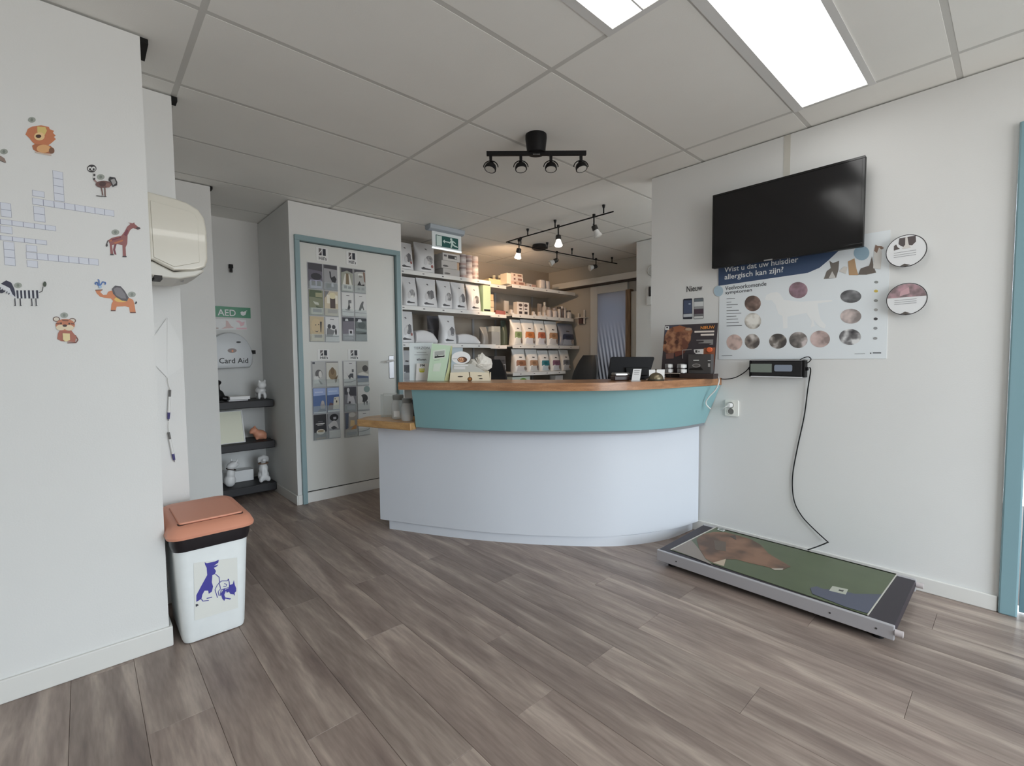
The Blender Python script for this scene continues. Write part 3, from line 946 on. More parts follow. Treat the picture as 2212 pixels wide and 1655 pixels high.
# crumpled paper bag on the tray
rb = random.Random(5)
mbp = MB()
out = [(1230, 790), (1480, 770), (1560, 700), (1480, 640), (1560, 600), (1600, 520), (1680, 500), (1740, 540), (1860, 600), (1760, 500), (1720, 480), (1800, 440), (1780, 400), (1850, 385), (1880, 345), (1960, 430), (2100, 500), (2130, 620), (2115, 720), (2020, 785), (1900, 800), (1650, 790), (1400, 800), (1320, 860)]
cen = (1800, 640)
rings = []
for k, cdepth in ((1.0, -0.066), (1.0, -0.042), (0.72, -0.028), (0.4, -0.02), (0.12, -0.016)):
    rings.append([Fc.p(*m(cen[0] + (x - cen[0]) * k, cen[1] + (y - cen[1]) * k), cdepth + rb.uniform(-.006, .006) - 0.014) for x, y in out])
t2 = ob('paper_bag', mbp.loft(rings), mat((202, 198, 190), .7, var=.1, vscale=30, bump=.4, bscale=40))
tag(t2, 'crumpled white paper bag lying on the cream snack display', 'bag')

# ---- monitor seen from behind, card reader, card, bell
Pm = onZ(ZT, 1366, 820.4)
Fm = facing(Pm, -4)
t = thing('monitor', 'black computer monitor seen from behind on the counter', 'monitor')
mp_ = lambda x, y: Fm.px(x, y)
Fmt = Fr(Fm.p(0, 0.0, 0), Fm.u, EZ - Fm.n * 0.12)
m = lambda x, y: (lambda q: (q[0], max(q[1], .007)))(Fmt.px(x, y))
ob('housing', MB().prism(Fmt, [m(1313, 821), m(1401, 821), m(1414, 773), m(1412, 771), m(1322, 771), m(1319, 773)], -0.022, 0.0), mat((22, 22, 25), .5, k=1, spec=.2), t, bevel=.004)
ob('back_bulge', MB().prism(Fmt, [m(1352, 812), m(1398, 812), m(1400, 794), m(1350, 794)], 0.0, 0.02), mat((15, 15, 17), .5, k=1, spec=.2), t, bevel=.004)
ob('foot', MB().box(Fm, *sorted((mp_(1322, 820)[0], mp_(1394, 820)[0])), 0.0, 0.006, -0.06, 0.04), mat((24, 24, 26), .5, k=1), t, bevel=.003)
Pc = onZ(ZT, 1344, 822.6)
Fc2 = facing(Pc, 8)
m = lambda x, y: Fc2.px(x, y)
a0, a1 = m(1327, 820)[0], m(1361, 820)[0]
t = thing('card_terminal', 'small dark brown terminal with silver top in front of the monitor', 'terminal')
ob('base', MB().box(Fc2, a0, a1, 0.0, 0.030, -0.07, 0.0), mat((46, 30, 28), .4, k=1), t, bevel=.006)
ob('top_cover', MB().box(Fc2, a0 + .004, a1 - .001, 0.0305, 0.047, -0.068, -0.003), mat((110, 110, 108), .3), t, bevel=.006)
ob('silver_edge', MB().box(Fc2, a0 + .012, a1 - .002, 0.032, 0.042, -0.0028, -0.0005), M_CHROME, t, bevel=.001)
Pq = onZ(ZT, 1375, 823)
Fq = facing(Pq, -6)
m = lambda x, y: Fq.px(x, y)
t = thing('table_card', 'small white standing card between monitor and desk bell', 'card')
ob('card', MB().prism(Fq, [m(1364, 822.5), m(1382, 822.5), m(1386, 797), m(1368, 797)], -0.0015, 0.0), mat((196, 196, 196), .5), t)
ob('base', MB().box(Fq, m(1362, 820)[0], m(1384, 820)[0], 0.0, 0.002, -0.02, 0.012), mat((150, 148, 146), .4), t)
prints(t, Fq, [('r', (120, 120, 120), 1370, 800, 1382, 801.2), ('r', (120, 120, 120), 1369.5, 804, 1381, 805), ('r', (120, 120, 120), 1369, 808, 1380, 809)], m, c=0.0006)
Pb = onZ(ZT, 1417, 822.4)
Fz = Fr((Pb.x, Pb.y, ZT), EX, EY)
t = thing('desk_bell', 'bronze reception bell with push button on the counter', 'bell')
sc_ = 0.00258
ob('base_ring', MB().lathe(Fz, [(0.046, 0), (0.048, 0.004), (0.044, 0.009)], 26), mat((96, 92, 80), .35, metal=.7, k=1), t, smooth=True)
ob('dome', MB().lathe(Fz, [(0.043, 0.010), (0.041, 0.020), (0.033, 0.034), (0.020, 0.043), (0.008, 0.047), (0.006, 0.047)], 26), mat((140, 130, 108), .3, metal=.85, k=1), t, smooth=True)
ob('button', MB().lathe(Fz, [(0.003, 0.047), (0.003, 0.060), (0.006, 0.061), (0.006, 0.066), (0.003, 0.068)], 12), mat((90, 84, 70), .3, metal=.8, k=1), t, smooth=True)
Pw = onZ(ZT, 1419, 820.0)
Fw = facing(Pw, 0)
m = lambda x, y: Fw.px(x, y)
o = ob('note_card', MB().prism(Fw, [m(1402, 820.0), m(1435, 820.0), m(1436, 798), m(1402, 799)], -0.002, 0.0), M_PAPER)
tag(o, 'blank white card standing behind the bronze bell', 'card')

# ---- product display with dog poster, parallel to the right wall
XD = 2.90
FD = Fr((XD, 0, 0), -EY, EZ)
m = lambda x, y: FD.px(1420 + x / 11.82, 690 + y / 11.82)
t = thing('product_display', 'dark counter display with brown dog poster reading NIEUW', 'display')
zb = lambda b: max(b, ZT + 0.0005)
pb = [m(90, 1440), m(1440, 1440), m(1545, 90), m(190, 155)]
ob('poster_board', MB().prism(FD, [(a, zb(b)) for a, b in pb], -0.004, 0.0), mat((58, 52, 56), .4), t)
prints(t, FD, [('p', (74, 76, 92), [(195, 165), (620, 150), (700, 200), (180, 420)]), ('p', photo_mat((96, 62, 50), (130, 88, 66), (160, 116, 88), 26, 3), [(170, 620), (190, 420), (260, 280), (400, 190), (580, 155), (720, 200), (860, 240), (905, 300), (860, 400), (850, 540), (760, 700), (700, 850), (640, 900), (560, 800), (420, 860), (250, 870), (150, 800), (140, 700)]),
               ('p', (150, 96, 68), [(400, 200), (580, 155), (720, 200), (640, 300), (450, 330)]), ('e', (176, 150, 126), 800, 250, 85, 38), ('p', (112, 72, 58), [(640, 460), (760, 560), (800, 680), (690, 860), (640, 700)]), ('e', (72, 44, 36), 200, 590, 40, 50), ('e', (80, 48, 38), 500, 580, 45, 55),
               ('p', (118, 84, 76), [(220, 880), (430, 860), (420, 1000), (230, 1010)]), ('p', (110, 62, 52), [(440, 830), (720, 780), (640, 900), (470, 960)]),
               ('r', (222, 222, 220), 205, 175, 305, 270), ('r', (70, 70, 74), 235, 195, 280, 225),
               ('t', (226, 150, 70), 'NIEUW', 1105, 255, 1465, 80), ('p', (222, 212, 204), [(955, 298), (1462, 285), (1460, 330), (955, 343)]), ('p', (222, 212, 204), [(1115, 372), (1455, 362), (1452, 412), (1115, 420)]),
               ('p', (140, 138, 136), [(1005, 525), (1435, 512), (1430, 645), (1330, 645), (1400, 610), (1060, 612), (1060, 598), (1190, 585), (1195, 545), (1005, 543)]),
               ('p', (150, 92, 66), [(1145, 800), (1210, 730), (1490, 715), (1440, 1380), (1330, 1370), (1330, 900), (1150, 890)]), ('l', (170, 165, 160), [(655, 1000), (655, 785), (885, 770)], 14)], m, c=0.0008, step=.0003)
FT = Fr((XD - 0.075, 0, 0), -EY, EZ)
mt = lambda x, y: FT.px(1420 + x / 11.82, 690 + y / 11.82)
a0, a1 = mt(195, 1400)[0], mt(1430, 1400)[0]
zt1 = max(mt(600, 1380)[1], ZT + .03)
ob('tray', MB().box(FT, a0, a1, ZT + .0005, zt1, -0.07, 0.0), mat((58, 48, 46), .35), t, bevel=.002)
ob('tray_window', MB().box(FT, a0 + .008, mt(320, 1400)[0], ZT + .006, zt1 - .004, 0.0, 0.0015), mat((14, 12, 12), .2, k=1), t)
ob('tray_window', MB().box(FT, mt(350, 1400)[0], mt(565, 1400)[0], ZT + .006, zt1 - .004, 0.0, 0.0015), mat((14, 12, 12), .2, k=1), t)
ob('tray_edge', MB().box(FT, a0, mt(585, 1400)[0], zt1 - .003, zt1 + .002, 0.0005, 0.004), mat((186, 180, 172), .4), t)
ob('raised_block', MB().box(FT, mt(740, 0)[0], mt(1330, 0)[0], zt1 + .0005, mt(0, 905)[1], -0.068, -0.03), mat((70, 68, 68), .4), t, bevel=.002)
prints(t, FT, [('e', (150, 148, 146), 940, 1180, 105, 50), ('e', (96, 92, 90), 940, 1180, 80, 32), ('r', (226, 226, 226), 865, 1035, 1010, 1058), ('r', (226, 226, 226), 1235, 1045, 1305, 1065), ('r', (170, 168, 166), 1240, 1125, 1295, 1215), ('p', (22, 20, 20), [(755, 1260), (1060, 1220), (1115, 1295), (755, 1300)])], mt, c=-0.0285, step=.0003)
ob('front_sign', MB().prism(FT, [mt(895, 770), mt(1140, 755), mt(1135, 885), mt(950, 880), mt(905, 840)], -0.020, -0.018), M_PAPER, t)
ob('sign_strut', MB().box(FT, mt(1010, 0)[0], mt(1030, 0)[0], mt(0, 910)[1], mt(0, 800)[1], -0.024, -0.0205), mat((90, 88, 86), .4), t)
prints(t, FT, [('r', (70, 70, 70), 935, 785, 990, 850), ('r', (90, 90, 90), 1015, 800, 1045, 840)], mt, c=-0.017)
ob('orange_button', MB().prism(FD, [m(x, y) for x, y in circ(1345, 775, 70, 65)], 0.001, 0.012), mat((214, 106, 66), .4), t, bevel=.002)
for i, (cx_, cy_, lab) in enumerate([(570, 1330, 'lower right of the four cans on the dark dog display'), (565, 1200, 'upper right of the four cans on the dark dog display'), (240, 1310, 'lower left of the four cans on the dark dog display'), (235, 1180, 'upper left of the four cans on the dark dog display')]):
    q = FT.px(1420 + cx_ / 11.82, 690 + cy_ / 11.82)
    zz = zt1 + 0.001 + (0.031 if i % 2 else 0.0)
    pc = FT.p(q[0], 0, -0.032)
    Fz = Fr((pc.x, pc.y, zz), EX, EY)
    tc_ = thing('food_can', 'silver pet food can, ' + lab, 'can', 'cans on the counter display')
    rr = 0.030 if i < 2 else 0.026
    ob('tin', MB().lathe(Fz, [(rr * .93, 0), (rr, 0.002), (rr, 0.0265), (rr * .93, 0.029), (rr * .9, 0.0275)], 24), M_STEEL, tc_, smooth=True)
    Ff = facing(Vec((pc.x, pc.y, zz)), 10)
    ob('label', MB().loft([[Ff.p((rr + .0006) * math.sin(t_), z_, (rr + .0006) * math.cos(t_)) for t_ in [(-.7 + 1.4 * k / 8) for k in range(9)]] + [Ff.p((rr - .001) * math.sin(t_), z_, (rr - .001) * math.cos(t_)) for t_ in [(.7 - 1.4 * k / 8) for k in range(9)]] for z_ in (0.004, 0.024)]), M_PAPER, tc_)

# ---- office chairs behind the counter


def office_chair(label, x, y, rot, top, w=0.44):
    t = thing('office_chair', label, 'chair', 'black office chairs behind the counter')
    R = Matrix.Rotation(math.radians(rot), 3, 'Z')
    F = Fr((x, y, 0), R @ EX, EZ)      # a: width, c: towards the front of the chair
    seat = [F.p(a, b, c) for a, b, c in []]
    ob('seat', MB().prism(Fr((x, y, 0.44), R @ EX, (R @ EX).cross(EZ) * -1), rrect(-.235, .235, -.24, .24, .07), 0, .08), mat((30, 30, 32), .55, k=1), t, bevel=.02, seg=3)
    rings = []
    for k in range(15):
        s = k / 14
        b = 0.56 + (top - 0.56) * s
        lean = -0.20 - 0.10 * s + 0.03 * math.sin(s * 3)
        ww = w / 2 * (0.86 + 0.14 * math.sin(math.pi * min(1, s * 1.2))) * (1 - max(0, s - .72) ** 2 * 6.0)
        th = 0.038 * (1 - max(0, s - .8) ** 2 * 12)
        rings.append([F.p(ww * math.cos(q) if abs(math.cos(q)) > .2 else ww * math.cos(q), b, -lean * -1 + th * math.sin(q) + 0.05 * (math.cos(q) ** 2)) for q in [2 * math.pi * i / 20 for i in range(20)]])
    ob('backrest', MB().loft(rings), mat((30, 30, 33), .42, k=1), t, smooth=True)
    ob('back_bracket', MB().tube([F.p(0, .47, -.1), F.p(0, .47, -.25), F.p(0, .56, -.27), F.p(0, .75, -.28)], .02, 8), M_BLACK, t, smooth=True)
    ob('column', MB().cyl((x, y, .10), (x, y, .44), .025), M_STEEL, t, smooth=True)
    for k in range(5):
        a = math.radians(72 * k + 20)
        e = Vec((x + .29 * math.cos(a), y + .29 * math.sin(a), .075))
        lg = ob('base_leg', MB().tube([(x, y, .11), (x + .15 * math.cos(a), y + .15 * math.sin(a), .10), e], .016, 8, 2), M_BLACK, t, smooth=True)
        ob('caster', MB().cyl(e + Vec((-.012 * math.sin(a), .012 * math.cos(a), -.045)), e + Vec((.012 * math.sin(a), -.012 * math.cos(a), -.045)), .03, n=14), M_BLACK, lg, smooth=True)
    return t


office_chair('black office chair with rounded backrest beside the lowest right shelf', 3.02, 2.62, -108, 1.195, 0.40)
office_chair('black office chair mostly hidden behind the cream snack display', 2.62, 3.30, -70, 1.165, 0.42)

# ================================================================== RIGHT WALL
# ---- television
t = thing('television', 'large black flat television mounted on the right wall above the allergy poster', 'television')
XT = 2.93
FTV = Fr((XT, 0, 0), -EY, EZ)
ta0, ta1, tb0, tb1 = -1.322, -0.553, 1.722, 2.172
ob('housing', MB().box(FTV, ta0, ta1, tb0, tb1, -0.030, 0.0), M_BLACK, t, bevel=.004)
ob('bezel', MB().box(FTV, ta0, ta1, tb0, tb0 + .018, 0.0, 0.004).box(FTV, ta0, ta1, tb1 - .012, tb1, 0.0, 0.004).box(FTV, ta0, ta0 + .012, tb0 + .018, tb1 - .012, 0.0, 0.004).box(FTV, ta1 - .012, ta1, tb0 + .018, tb1 - .012, 0.0, 0.004), M_BLACKG, t, bevel=.001)
ob('screen', MB().box(FTV, ta0 + .012, ta1 - .012, tb0 + .018, tb1 - .012, 0.0, 0.0015), mat((15, 14, 17), .12, k=1), t)
ob('logo_badge', MB().box(FTV, -1.018, -0.972, tb0 - .002, tb0 + .005, 0.004, 0.0055), M_CHROME, t)
ob('wall_mount', MB().box(FTV, -1.05, -0.82, 1.84, 2.06, -0.0870, -0.0305), M_BLACK, t)

# ---- allergy poster
t = thing('allergy_poster', 'large allergy poster with dog photos and blue header below the television', 'poster')
mz = lambda x, y: RW.px(1500 + x / 3.309, 320 + y / 3.309, 0.003)
ob('sheet', MB().box(RW, -1.312, -0.459, 1.153, 1.80, 0.0003, 0.0025), mat((208, 213, 216), .35), t)
NAVY, INK = (60, 78, 108), (64, 66, 72)
ph = [((160, 140, 130), (120, 100, 92), (86, 72, 66)), ((214, 212, 206), (180, 176, 168), (110, 104, 98)), ((200, 176, 168), (190, 168, 160), (150, 130, 124)), ((190, 184, 180), (130, 122, 116), (80, 74, 72)),
      ((196, 190, 186), (110, 104, 98), (70, 66, 64)), ((190, 180, 178), (120, 114, 110), (84, 80, 78)), ((196, 176, 172), (180, 160, 156), (140, 124, 120)), ((160, 132, 140), (138, 112, 122), (110, 90, 96)),
      ((150, 152, 154), (108, 108, 110), (76, 76, 78)), ((192, 178, 174), (164, 152, 150), (130, 122, 120)), ((206, 206, 206), (110, 108, 110), (52, 50, 54))]
cs = [(417, 1110, 58, 56), (418, 1236, 59, 58), (286, 1388, 57, 56), (413, 1382, 54, 54), (597, 1380, 63, 54), (743, 1372, 66, 58), (898, 1365, 71, 60), (742, 1015, 67, 58), (1118, 1060, 75, 47), (1118, 1202, 75, 53), (1113, 1350, 78, 57)]
prints(t, RW, [('p', NAVY, [(172, 775), (1092, 668), (1030, 735), (960, 800), (895, 855), (810, 892), (172, 985)])], mz, c=.0030, name='header')
prints(t, RW, [('t', (228, 230, 232), 'Wist u dat uw huisdier', 215, 888, 742, 36), ('t', (228, 230, 232), 'allergisch kan zijn?', 215, 940, 634, 36)], mz, c=.0034, name='title_lettering', batch=True)
prints(t, RW, [('t', INK, 'Veelvoorkomende', 220, 1016, 515, 28), ('t', INK, 'symptomen', 220, 1044, 410, 22)], mz, c=.0030, name='subtitle_lettering', batch=True)
prints(t, RW, [('l', (104, 106, 110), [(230, y), (x, y - 3)], 4) for y, x in ((1078, 290), (1103, 264), (1121, 310), (1140, 268), (1162, 318), (1182, 335), (1204, 300), (1225, 312), (1248, 318), (1271, 340))], mz, c=.0030, step=.00005, name='text_lines', batch=True)
for c_, p_ in zip(cs, ph):
    prints(t, RW, [('e', photo_mat(*p_, 15, c_[0] * .01)) + c_], mz, c=.0031, name='round_photo', n=26)
prints(t, RW, [('p', (228, 230, 231), [(505, 1080), (515, 1050), (545, 1035), (590, 1028), (615, 1045), (640, 1085), (760, 1098), (985, 1085), (985, 1095), (880, 1110), (888, 1170), (905, 1230), (940, 1265), (930, 1290), (890, 1275), (850, 1225), (860, 1270), (830, 1285), (840, 1240), (800, 1178), (665, 1205), (665, 1285), (635, 1290), (630, 1200), (600, 1185), (580, 1120), (550, 1085), (520, 1090)])], mz, c=.0030, name='dog_drawing')
prints(t, RW, [('e', (150, 176, 192), 1195, 750, 56, 52), ('e', (168, 190, 204), 172, 1022, 34, 38)], mz, c=.0030, name='blue_dot')
prints(t, RW, [('p', (112, 106, 100), [(925, 935), (945, 880), (975, 858), (965, 805), (990, 822), (1035, 805), (1030, 870), (1012, 930)]), ('p', (196, 194, 190), [(960, 930), (985, 880), (1012, 930)]),
               ('p', (178, 146, 112), [(1098, 810), (1145, 788), (1158, 860), (1172, 908), (1105, 908)]), ('p', (206, 202, 196), [(1035, 880), (1070, 845), (1095, 850), (1085, 900)]), ('p', (104, 96, 90), [(1170, 905), (1190, 860), (1250, 840), (1270, 775), (1282, 850), (1300, 890), (1230, 905)]),
               ('p', (206, 204, 200), [(1278, 860), (1284, 740), (1295, 700), (1335, 705), (1340, 760), (1332, 865)]), ('p', (130, 106, 92), [(1285, 735), (1295, 690), (1310, 700), (1340, 702), (1355, 715), (1335, 725), (1320, 710), (1305, 750)])], mz, c=.0030, name='pet_photo')
prints(t, RW, [('e', c_, x, y, 15, 10) for x, y, c_ in ((1300, 958, (140, 142, 140)), (1298, 1022, (204, 180, 90)), (1297, 1090, (140, 142, 140)), (1297, 1156, (160, 160, 158)), (1296, 1221, (70, 68, 70)), (1294, 1288, (140, 142, 144)), (1293, 1360, (150, 150, 150)))], mz, c=.0030, step=.00005, name='legend_dot', n=10)
prints(t, RW, [('r', INK, 1255, 1462, 1265, 1470), ('r', INK, 1275, 1460, 1335, 1468), ('l', (120, 122, 124), [(195, 1485), (270, 1483)], 3), ('l', (120, 122, 124), [(1145, 1471), (1220, 1469)], 3)], mz, c=.0030, step=.0001, name='footer', batch=True)

# ---- two round hanging signs


def round_sign(label, cx, cy, rx, ry, top, lowcut):
    t = thing('round_sign', label, 'sign', 'round signs beside the poster')
    F = RW.moved(0, 0, 0.030)
    c0 = F.px(cx, cy)
    r = 0.0765
    m = lambda x, y: (c0[0] + x * r, c0[1] + y * r)
    ob('disc', MB().prism(F, [m(*q) for q in circ(0, 0, 1, 1, 40)], -0.004, 0.0), mat((212, 213, 214), .35), t)
    ob('rim', MB().tube([F.p(*m(*q), -0.001) for q in circ(0, 0, 1, 1, 40)] + [F.p(*m(1, 0), -0.001)], .0021, 6, 0), mat((48, 46, 48), .4, k=1), t)
    ob('spacer', MB().cyl(F.p(c0[0], c0[1] + r * .3, -0.0298), F.p(c0[0], c0[1] + r * .3, -0.0045), .012, n=12), M_WHITE, t)
    prints(t, F, top, m, c=.0007)
    prints(t, F, [('l', (150, 150, 152), [(-.6, y), (.5, y + .02)], .03) for y in lowcut], m, c=.0007, step=.00005, name='text_lines', batch=True)
    prints(t, F, [('p', (90, 84, 80), [(-.28, -.93), (-.05, -.80), (.25, -.93), (0, -.985)])], m, c=.0007)
    return t


upper = [(math.cos(a), math.sin(a)) for a in [math.pi * (0.02 + .96 * k / 20) for k in range(21)]]
round_sign('upper round sign with a black and white dog picture on the right wall', 1957, 542, 44, 34,
           [('p', (88, 80, 80), [(-.35, .85), (.45, .88), (.48, .5), (.3, .3), (.1, .35), (0, .2), (-.25, .35), (-.38, .5)]), ('p', (210, 205, 200), [(-.05, .85), (.05, .86), (.12, .4), (.25, .15), (-.2, .15), (-.05, .4)]), ('p', (92, 84, 82), [(-.6, .4), (-.5, .5), (-.42, .3), (-.3, .18), (-.6, .12)])], [-.05, -.2, -.33])
round_sign('lower round sign with a pink skin photograph on the right wall', 1958, 646, 43, 34,
           [('p', photo_mat((176, 140, 148), (150, 126, 130), (120, 104, 106), 24, 2), [(x * .97, max(y * .97, .12)) for x, y in upper]), ('p', (196, 160, 166), [(-.3, .5), (.1, .75), (.15, .35), (-.35, .2)])], [-.05, -.18, -.3])

# ---- Nieuw lettering with two phone pictures
t = thing('phone_sticker', 'Nieuw wall sticker with two smartphone pictures left of the poster', 'sticker')
mp2 = lambda x, y: RW.px(1380 + x / 5.173, 600 + y / 5.173, 0.001)
prints(t, RW, [('t', (46, 44, 46), 'Nieuw', 530, 160, 705, 64)], mp2, c=.0016, name='lettering')
prints(t, RW, [('p', (40, 42, 52), [(495, 245), (505, 237), (590, 231), (596, 238), (598, 455), (590, 462), (500, 464), (493, 458)]), ('p', (74, 84, 108), [(502, 255), (590, 250), (592, 395), (500, 402)]), ('p', (190, 194, 198), [(498, 408), (594, 402), (594, 436), (498, 442)]), ('e', (160, 172, 190), 568, 293, 14, 8)], mp2, c=.0012, name='phone_picture')
prints(t, RW, [('p', (72, 72, 74), [(615, 238), (622, 230), (715, 223), (723, 230), (724, 450), (718, 457), (622, 463), (614, 456)]), ('p', (104, 112, 118), [(618, 240), (721, 230), (721, 262), (618, 268)]), ('p', (206, 208, 208), [(618, 270), (721, 265), (721, 318), (618, 324)]), ('p', (150, 150, 150), [(618, 326), (721, 320), (721, 345), (618, 350)]), ('p', (76, 60, 70), [(618, 354), (721, 348), (721, 400), (618, 405)]), ('p', (120, 118, 120), [(618, 408), (721, 402), (721, 425), (618, 430)]), ('p', (204, 204, 202), [(618, 433), (721, 428), (721, 452), (618, 458)])], mp2, c=.0012, name='phone_picture')

# ---- weighing display, cables and socket
t = thing('scale_display', 'black digital weighing display mounted under the allergy poster', 'display')
FS = RW.moved(0, 0, 0.06)
m = lambda x, y: FS.px(1500 + x / 3.309, 320 + y / 3.309)
a0, a1, b0, b1 = m(405, 1520)[0], m(770, 1600)[0], m(590, 1632)[1], m(590, 1522)[1]
ob('housing', MB().box(FS, a0, a1, b0, b1, -0.0595, 0.0), mat((26, 25, 27), .45, k=1), t, bevel=.006)
ob('end_cap', MB().box(FS, a0 - .012, a0 - .0003, b0 - .004, b1 + .004, -0.052, -0.004).box(FS, a0 - .022, a0 - .012, (b0 + b1) / 2 - .01, (b0 + b1) / 2 + .01, -.04, -.02), M_BLACK, t, bevel=.003)
ob('end_cap', MB().box(FS, a1 + .0003, a1 + .012, b0 - .004, b1 + .004, -0.052, -0.004).box(FS, a1 + .012, a1 + .022, (b0 + b1) / 2 - .01, (b0 + b1) / 2 + .01, -.04, -.02), M_BLACK, t, bevel=.003)
ob('top_strip', MB().box(FS, a0, a1, b1 + .0005, b1 + .007, -0.05, 0.002), M_STEEL, t)
ob('bottom_strip', MB().box(FS, a0, a1, b0 - .005, b0 - .0005, -0.05, 0.002), mat((205, 205, 208), .35), t)
bh = b1 - b0
ob('lcd_window', MB().box(FS, m(428, 0)[0], m(583, 0)[0], b0 + bh * .25, b1 - bh * .18, 0.0, 0.0018), mat((112, 120, 112), .25), t, label='greenish LCD window')
ob('key_panel', MB().prism(FS, rrect(m(602, 0)[0], m(733, 0)[0], b0 + bh * .33, b1 - bh * .25, .008), 0.0, 0.0018), mat((122, 130, 144), .3), t)


def rwp(x, y, c): return RW.p(*RW.px(x, y, c), c)


cb = ob('scale_cable', MB().tube([rwp(1749, 794, .035), rwp(1751, 802, .025), rwp(1745, 840, .012), rwp(1737, 900, .008), rwp(1722, 970, .007), rwp(1712, 1030, .007), rwp(1715, 1080, .008), rwp(1732, 1115, .01), rwp(1760, 1145, .014), rwp(1786, 1169, .02), rwp(1787, 1172, .03), rwp(1768, 1180, .05), onZ(.10, 1745, 1188)], .0032, 8), M_BLACK, smooth=True)
tag(cb, 'black cable hanging from the weighing display down to the platform', 'cable')
cb = ob('loop_cable', MB().tube([rwp(1722, 786, .03), rwp(1730, 776, .025), rwp(1745, 771, .02), rwp(1752, 776, .02), rwp(1746, 783, .025), rwp(1738, 786, .03)], .0025, 8), M_BLACK, smooth=True)
tag(cb, 'short black cable loop at the right end of the weighing display', 'cable')
cb = ob('power_cable', MB().tube([rwp(1619, 793, .02), rwp(1610, 803, .016), rwp(1590, 815, .012), rwp(1570, 819, .01), rwp(1556, 818, .012), rwp(1549, 813, .02)], .0028, 8), M_BLACK, smooth=True)
tag(cb, 'black cable from the weighing display across to the counter end', 'cable')
FC_ = Fr((2.885, 0, 0), -EY, EZ)


def fcp(x, y, c=0): return FC_.p(*FC_.px(x, y, c), c)


cb = ob('white_cable', MB().tube([onX(2.93, 1543, 807), onX(2.93, 1551, 814), fcp(1553, 826, .012), fcp(1545, 843, .012), fcp(1532, 857, .012), fcp(1525, 868, .008), fcp(1527, 876, -.0), fcp(1535, 884, -.008)], .0042, 8), M_WHITE, smooth=True)
tag(cb, 'white cable draped over the right end of the counter', 'cable')
t = thing('wall_socket', 'white double wall socket with a plug beside the counter', 'socket')
m = lambda x, y: RW.px(1380 + x / 5.173, 600 + y / 5.173)
q0, q1 = m(968, 1540), m(1122, 1372)
ob('cover_plate', MB().prism(RW, rrect(q0[0], q1[0], q0[1], q1[1], .008), 0.0003, 0.012), mat((214, 214, 208), .4), t, bevel=.002)
for (x, y) in ((1035, 1422), (1035, 1492)):
    q = m(x, y)
    F = RW.moved(q[0], q[1], 0.012)
    ob('socket_ring', MB().lathe(F, [(0.022, 0.0002), (0.022, 0.003), (0.019, 0.003), (0.018, 0.0002)], 20), mat((190, 190, 184), .4), t, smooth=True)
    ob('socket_well', MB().lathe(F, [(0.0178, 0.0003), (0.0178, 0.0008)], 20), mat((110, 108, 104), .5), t)
q = m(1035, 1422)
F = RW.moved(q[0], q[1], 0.015)
ob('plug', MB().lathe(F, [(0.016, -0.002), (0.016, 0.02), (0.012, 0.032), (0.006, 0.034)], 16), M_WHITE, t, smooth=True)
ob('plug_cord', MB().tube([F.p(0, 0, .03), F.p(-.02, -.012, .04), F.p(-.045, -.03, .02), F.p(-.06, -.034, .004)], .003, 6), M_WHITE, t, smooth=True)

# ================================================================== WEIGHING PLATFORM
t = thing('weighing_platform', 'large pet weighing platform with dog picture mat on the floor by the wall', 'scale')
sx0, sx1, sy0, sy1, sz = 2.345, 2.905, 0.302, 1.347, 0.088
ob('deck', MB().wbox(sx0 + .006, sx1 - .006, sy0 + .001, sy1 - .001, 0.05, sz), mat((50, 44, 52), .5, k=1), t, bevel=.002)
ob('front_rail', MB().wbox(sx0 - .012, sx0 + .0058, sy0, sy1, 0.032, sz + .003), mat((182, 180, 184), .35, metal=.15, k=1, bump=.02), t, bevel=.003)
ob('rear_rail', MB().wbox(sx1 - .0058, sx1 + .012, sy0, sy1, 0.032, sz + .003), mat((182, 180, 184), .35, metal=.15, k=1, bump=.02), t, bevel=.003)
ob('underframe', MB().wbox(sx0 + .03, sx1 - .03, sy0 + .03, sy1 - .03, 0.012, 0.0495), mat((24, 22, 24), .7, k=1), t)
FP = Fr((0, 0, sz), EX, EY)
mw = lambda x, y: FP.px(1380 + x / 2.6587, 1080 + y / 2.6587)
quad = [mw(180, 288), mw(440, 158), mw(1480, 428), mw(1310, 665)]
ob('picture_mat', MB().prism(FP, quad, 0.0005, 0.003), mat((84, 95, 68), .35, var=.12, vscale=5, k=1.0), t, label='green mat printed with a brown dog')
